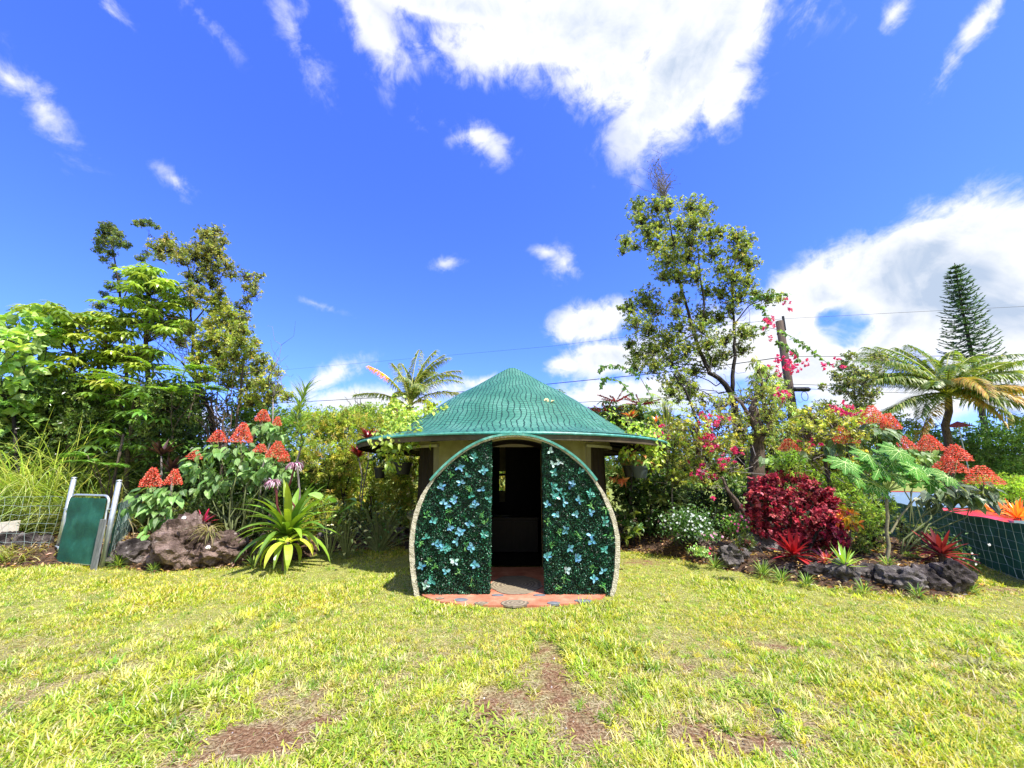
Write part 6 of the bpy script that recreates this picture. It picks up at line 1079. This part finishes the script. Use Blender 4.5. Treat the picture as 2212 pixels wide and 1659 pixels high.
# papaya
def papaya():
    r = rng_('papaya'); Y = 5.95; f_ = at(1920, 1245, Y); f_[2] = .1; t_ = at(1916, 1062, Y); o = thing('papaya_plant', 'young papaya plant with pale veined star leaves on a thin stem', 'papaya', f_); mb = MB(); mb.tube(wander(r, f_, t_, 7, .012), np.linspace(.026, .018, 7), 9); mb.build('stem', PAPST, o, smooth=True)
    mb = MB(); mb.tube([at(1925, 1150, Y), at(1945, 1115, Y), at(1975, 1080, Y)], [.014, .012, .009], 7); mb.build('side_branch', PAPST, o)
    T = t_
    for cx, cy, rad in [(630, 600, 120), (785, 545, 125), (880, 615, 140), (1035, 590, 130), (1220, 695, 140), (835, 745, 120), (1010, 520, 110), (1350, 700, 100), (700, 700, 90), (960, 680, 110), (1120, 640, 110), (930, 560, 100)]:
        c = at(*c7(cx, cy), Y - .12 + r.normal(0, .1)); rd = rad * .305 * mpp(Y); mb = MB(); mb.tube([T, (T + c) / 2 + [0, 0, .03], c], [.008, .007, .005], 6, (.25, .34, .12))
        nv = nrm(np.array([r.normal(0, .2), -.72 + r.normal(0, .12), .66])); e1 = nrm(np.cross(nv, [0, 0, 1.])); e2 = np.cross(e1, nv); gc = np.clip(np.array([.045, .15, .02]) * (1 + r.normal(0, .15)), 0, 1); k = 8; a0 = r.random() * 6.28
        c0 = c.copy()
        for j in range(k):
            c = c0 + nv * .0016 * j
            a = a0 + (j + .5) * 2 * math.pi / (k + .8); d = e1 * math.cos(a) + e2 * math.sin(a) - nv * .12; sd = np.cross(nv, d); ll = rd * r.uniform(.85, 1.12)
            # lobed outline of one finger
            prof = [(.0, .0), (.2, .11), (.38, .12), (.5, .3), (.52, .13), (.68, .26), (.72, .1), (.86, .14), (1, 0)]
            V = [c + d * ll * u - nv * .12 * ll * u * u for u, _ in prof] + [c + d * ll * (u + (.08 if w > .2 else 0)) + sd * w * ll * 1.05 - nv * .12 * ll * u * u for u, w in prof] + [c + d * ll * (u + (.08 if w > .2 else 0)) - sd * w * ll * 1.05 - nv * .12 * ll * u * u for u, w in prof]
            m2 = len(prof); F = []
            for q in range(m2 - 1): F += [[q, q + 1, m2 + q + 1, m2 + q], [q + 1, q, 2 * m2 + q, 2 * m2 + q + 1]]
            mb.add(V, f4=F, col=np.clip(gc * (1 + r.normal(0, .08)), 0, 1))
            vein = [c + d * ll * u + nv * (.003 - .12 * ll * u * u) for u in (0, .3, .6, .95)]; mb.tube(vein, [.0045, .004, .003, .001], 4, (.45, .58, .32), False)
            for u, w in ((.3, .24), (.45, .2)):
                for sg in (-1, 1): mb.tube([c + d * ll * u + nv * .003, c + d * ll * (u + .25) + sd * sg * w * ll + nv * (.002 - .12 * ll * .3)], [.0028, .001], 3, (.48, .62, .36), False)
        mb.build('leaf', MATTE, o)
papaya()

# ------------------------------------------------------------------ pole and wires
Yp = 16.5; tp = at(*c8(187, 690), Yp); bp = at(*c8(275, 1300), Yp); bp[2] = 0; bp[0] = tp[0] + (bp[0] - tp[0]) * .2
up_ = thing('utility_pole', 'dark wooden utility pole right of the tall ohia', 'utility pole', bp); mb = MB(); mb.tube([bp, tp], [.19, .15], 14); mb.build('pole', POLE, up_, smooth=True)
mb = MB(); mb.tube([tp + [.16, -.05, -.45], tp + [.16, -.05, .22]], .05, 8); mb.build('insulator', CABLE, up_)
mb = MB(); mb.tube([tp + [0, 0, -.62], tp + [0, 0, -.55]], .17, 14); mb.build('metal_band', BARK, up_)
def cable(label, pts, rad, grp='power lines'):
    P = np.array([at(a, b, y) for a, b, y in pts]); tt = np.linspace(0, len(P) - 1, 40); Q = np.stack([np.interp(tt, range(len(P)), P[:, k]) for k in range(3)], 1); mb = MB(); mb.tube(Q, rad, 5); o = mb.build('power_line', CABLE, loc=Q[0]); tag(o, label, 'power line', grp); return o
cable('thin topmost wire running right from the pole tip', [(1686, 689, 16.4), (1950, 675, 14.5), (2350, 655, 13)], .007)
cable('thin wire running left from the pole tip through the tall ohia', [(1686, 689, 16.5), (1400, 722, 22), (1190, 748, 28), (600, 800, 45)], .008)
cable('thick wire crossing the coconut palm at the height of its top fronds', [(1700, 770, 16.4), (1950, 770, 15), (2350, 765, 12)], .012)
cable('long wire sagging left from the pole and passing behind the roof', [(1700, 770, 16.5), (1500, 798, 18), (1300, 818, 20), (1100, 838, 22), (900, 854, 25), (690, 866, 28), (400, 880, 34)], .02)
cable('lower wire running right from the splice box across the palm crown', [(1712, 830, 16.3), (1900, 836, 15), (2350, 838, 12)], .013)
cable('lowest wire running left from the pole just above the roof slope', [(1710, 832, 16.5), (1450, 858, 20), (1200, 872, 24), (900, 900, 30), (640, 918, 36)], .014)
cable('second lower wire just under the splice box wire', [(1712, 838, 16.3), (1850, 846, 15), (2350, 858, 12)], .008)
sb = thing('splice_box', 'black splice box hanging on the lower wire right of the pole', 'splice box', at(1731, 840, 16.2)); c = at(1731, 841, 16.2); mb = MB(); mb.tube([c - [.4, 0, 0], c - [.3, 0, 0], c + [.3, 0, 0], c + [.4, 0, .01]], [.03, .1, .1, .03], 10); mb.build('housing', BLK, sb)
mb = MB(); a = np.linspace(0, 6.28, 24); mb.tube(np.stack([c[0] + .1 + .14 * np.cos(a), np.full(24, c[1]), c[2] - .3 + .2 * np.sin(a)], 1), .012, 5); mb.build('cable_loop', CABLE, sb)

# ------------------------------------------------------------------ red car beyond the right fence
def car():
    C0 = np.array([10.35, 10.5, 0]); hd = R(-100); o = thing('parked_car', 'red car parked beyond the right fence behind the papaya', 'car', C0); cz, sz = math.cos(hd), math.sin(hd)
    def T(p): p = np.asarray(p, float); return np.stack([C0[0] + p[..., 0] * cz - p[..., 1] * sz, C0[1] + p[..., 0] * sz + p[..., 1] * cz, p[..., 2] * .68], -1)
    X = [-2.1, -2.05, -1.5, -.9, 0, .7, 1.3, 1.9, 2.1]; zt = [.6, .82, .88, .88, .88, .86, .82, .72, .5]; zb = [.35, .28, .22, .2, .2, .2, .22, .28, .35]; hw = [.68, .76, .82, .84, .85, .84, .82, .76, .66]
    mb = MB(); rows = []
    for x, a, b, w in zip(X, zt, zb, hw): rows.append([[x, -w * .9, b], [x, -w, b + .15], [x, -w, a - .18], [x, -w * .9, a - .03], [x, -w * .5, a], [x, w * .5, a], [x, w * .9, a - .03], [x, w, a - .18], [x, w, b + .15], [x, w * .9, b]])
    V = T(np.array(rows)); n = 10; F = [[i * n + j, i * n + (j + 1) % n, (i + 1) * n + (j + 1) % n, (i + 1) * n + j] for i in range(len(X) - 1) for j in range(n)]; mb.add(V.reshape(-1, 3), f4=F); e = (len(X) - 1) * n
    mb.add(V[0], f4=[[0, 1, 8, 9], [1, 2, 7, 8], [2, 3, 6, 7], [3, 4, 5, 6]]); mb.add(V[-1], f4=[[9, 8, 1, 0], [8, 7, 2, 1], [7, 6, 3, 2], [6, 5, 4, 3]]); mb.build('body', REDP, o, smooth=True)
    cab = [(-1.6, .88, .72), (-1.05, 1.26, .58), (0.0, 1.3, .58), (.85, .87, .74)]; mb = MB(); P = T(np.array([[[x, -w, z], [x, w, z]] for x, z, w in cab])); P = P.reshape(-1, 3)
    mb.add(P, f4=[[0, 1, 3, 2], [2, 3, 5, 4]]); mb.build('cabin_roof', REDP, o)
    mb = MB(); mb.add(P[[4, 5, 7, 6]], f4=[[0, 1, 2, 3]]); mb.build('windscreen', CGLASS, o)
    for sg, idx in ((-1, [0, 2, 4, 6]), (1, [1, 3, 5, 7])): mb = MB(); mb.add(P[idx], f4=[[0, 3, 2, 1]]); mb.build('side_window', CGLASS, o)
    for x in (-1.35, 1.35):
        for y in (-.78, .78):
            mb = MB(); mb.tube(T(np.array([[x, y - .1, .3], [x, y + .1, .3]])), .3, 20); w = mb.build('wheel', RUB, o); mb = MB(); mb.tube(T(np.array([[x, y - .105, .3], [x, y + .105, .3]])), .17, 14); mb.build('rim', GALV, w)
    for y in (-.55, .55): mb = MB(); mb.box(T(np.array([2.0, y, .6])), (.14, .26, .1), rz=hd); mb.build('headlight', CGLASS, o)
car()
# far right hedges and neighbour's items
GF = 'hedges of the neighbouring yard'
bush('shrub', 'dark green hedge under the right coconut palm', 15, [(2100, 960, 70, 40), (2190, 950, 80, 60), (2150, 1010, 80, 40), (2230, 1020, 70, 50), (2060, 1000, 50, 40), (2010, 950, 50, 40), (2290, 960, 80, 80)], .12, .05, [(.06, .12, .04), (.1, .18, .06), (.14, .24, .08)], GF, .9)
bush('shrub', 'fresh green shrub in front of the neighbour hedge', 12.5, [(2170, 1050, 60, 26), (2230, 1060, 60, 30), (2110, 1055, 40, 24), (2290, 1060, 60, 40)], .07, .025, [(.22, .34, .06), (.3, .4, .1)], GF, .9)
bush('shrub', 'low green hedge behind the thick trunk', 13.5, [(1760, 940, 60, 40), (1850, 930, 60, 40), (1930, 930, 60, 40), (1680, 960, 60, 40), (1600, 970, 60, 40), (1500, 980, 70, 40), (1980, 1000, 60, 50), (1880, 1000, 80, 50), (1750, 1020, 80, 50), (1620, 1040, 80, 50), (1480, 1050, 80, 50), (1380, 1040, 60, 50)], .1, .05, [(.12, .2, .05), (.2, .28, .07), (.07, .13, .04)], GF, .9)
bush('shrub', 'yellow green hedge behind the bougainvillea tops', 12.8, [(1780, 880, 30, 16), (1730, 900, 30, 20), (1460, 950, 40, 20), (1830, 890, 30, 16)], .08, .035, YG, GF, .8)
ut = thing('red_umbrella', 'small faded red umbrella beyond the fence beside the coconut trunk', 'umbrella', at(2073, 1000, 14)); c = at(2068, 910, 14.2); mb = MB(); a = np.arange(9) * 2 * math.pi / 8; rim = np.stack([np.cos(a) * .4, np.sin(a) * .4, np.where(np.arange(9) % 2, -.03, 0) - .18], 1) + c
mb.add(np.vstack([[c], rim]), f3=[[0, j + 1, j + 2] for j in range(8)], col=(.6, .1, .08)); mb.build('canopy', PETAL, ut); mb = MB(); g0 = c.copy(); g0[2] = 0; mb.tube([g0, c], .02, 6); mb.build('pole', GALV, ut)
# distant tree line
r = rng_('treeline'); mb = MB(); tb = MB()
for k in range(70):
    x = -75 + k * 2.3 + r.normal(0, .8); y = 44 + r.normal(0, 4); h = r.uniform(1.8, 3.4); foliage(mb, r, (x, y, h * .55), (2.4, 2.0, h * .6), 220, 5, .42, .22, [(.1, .17, .05), (.16, .24, .07), (.07, .12, .04)])
o = mb.build('distant_woods', LEAF); tag(o, 'low far off woods closing the horizon all round', 'woods', kind='stuff')
for o in bpy.data.objects:
    if '_o' in o: del o['_o']
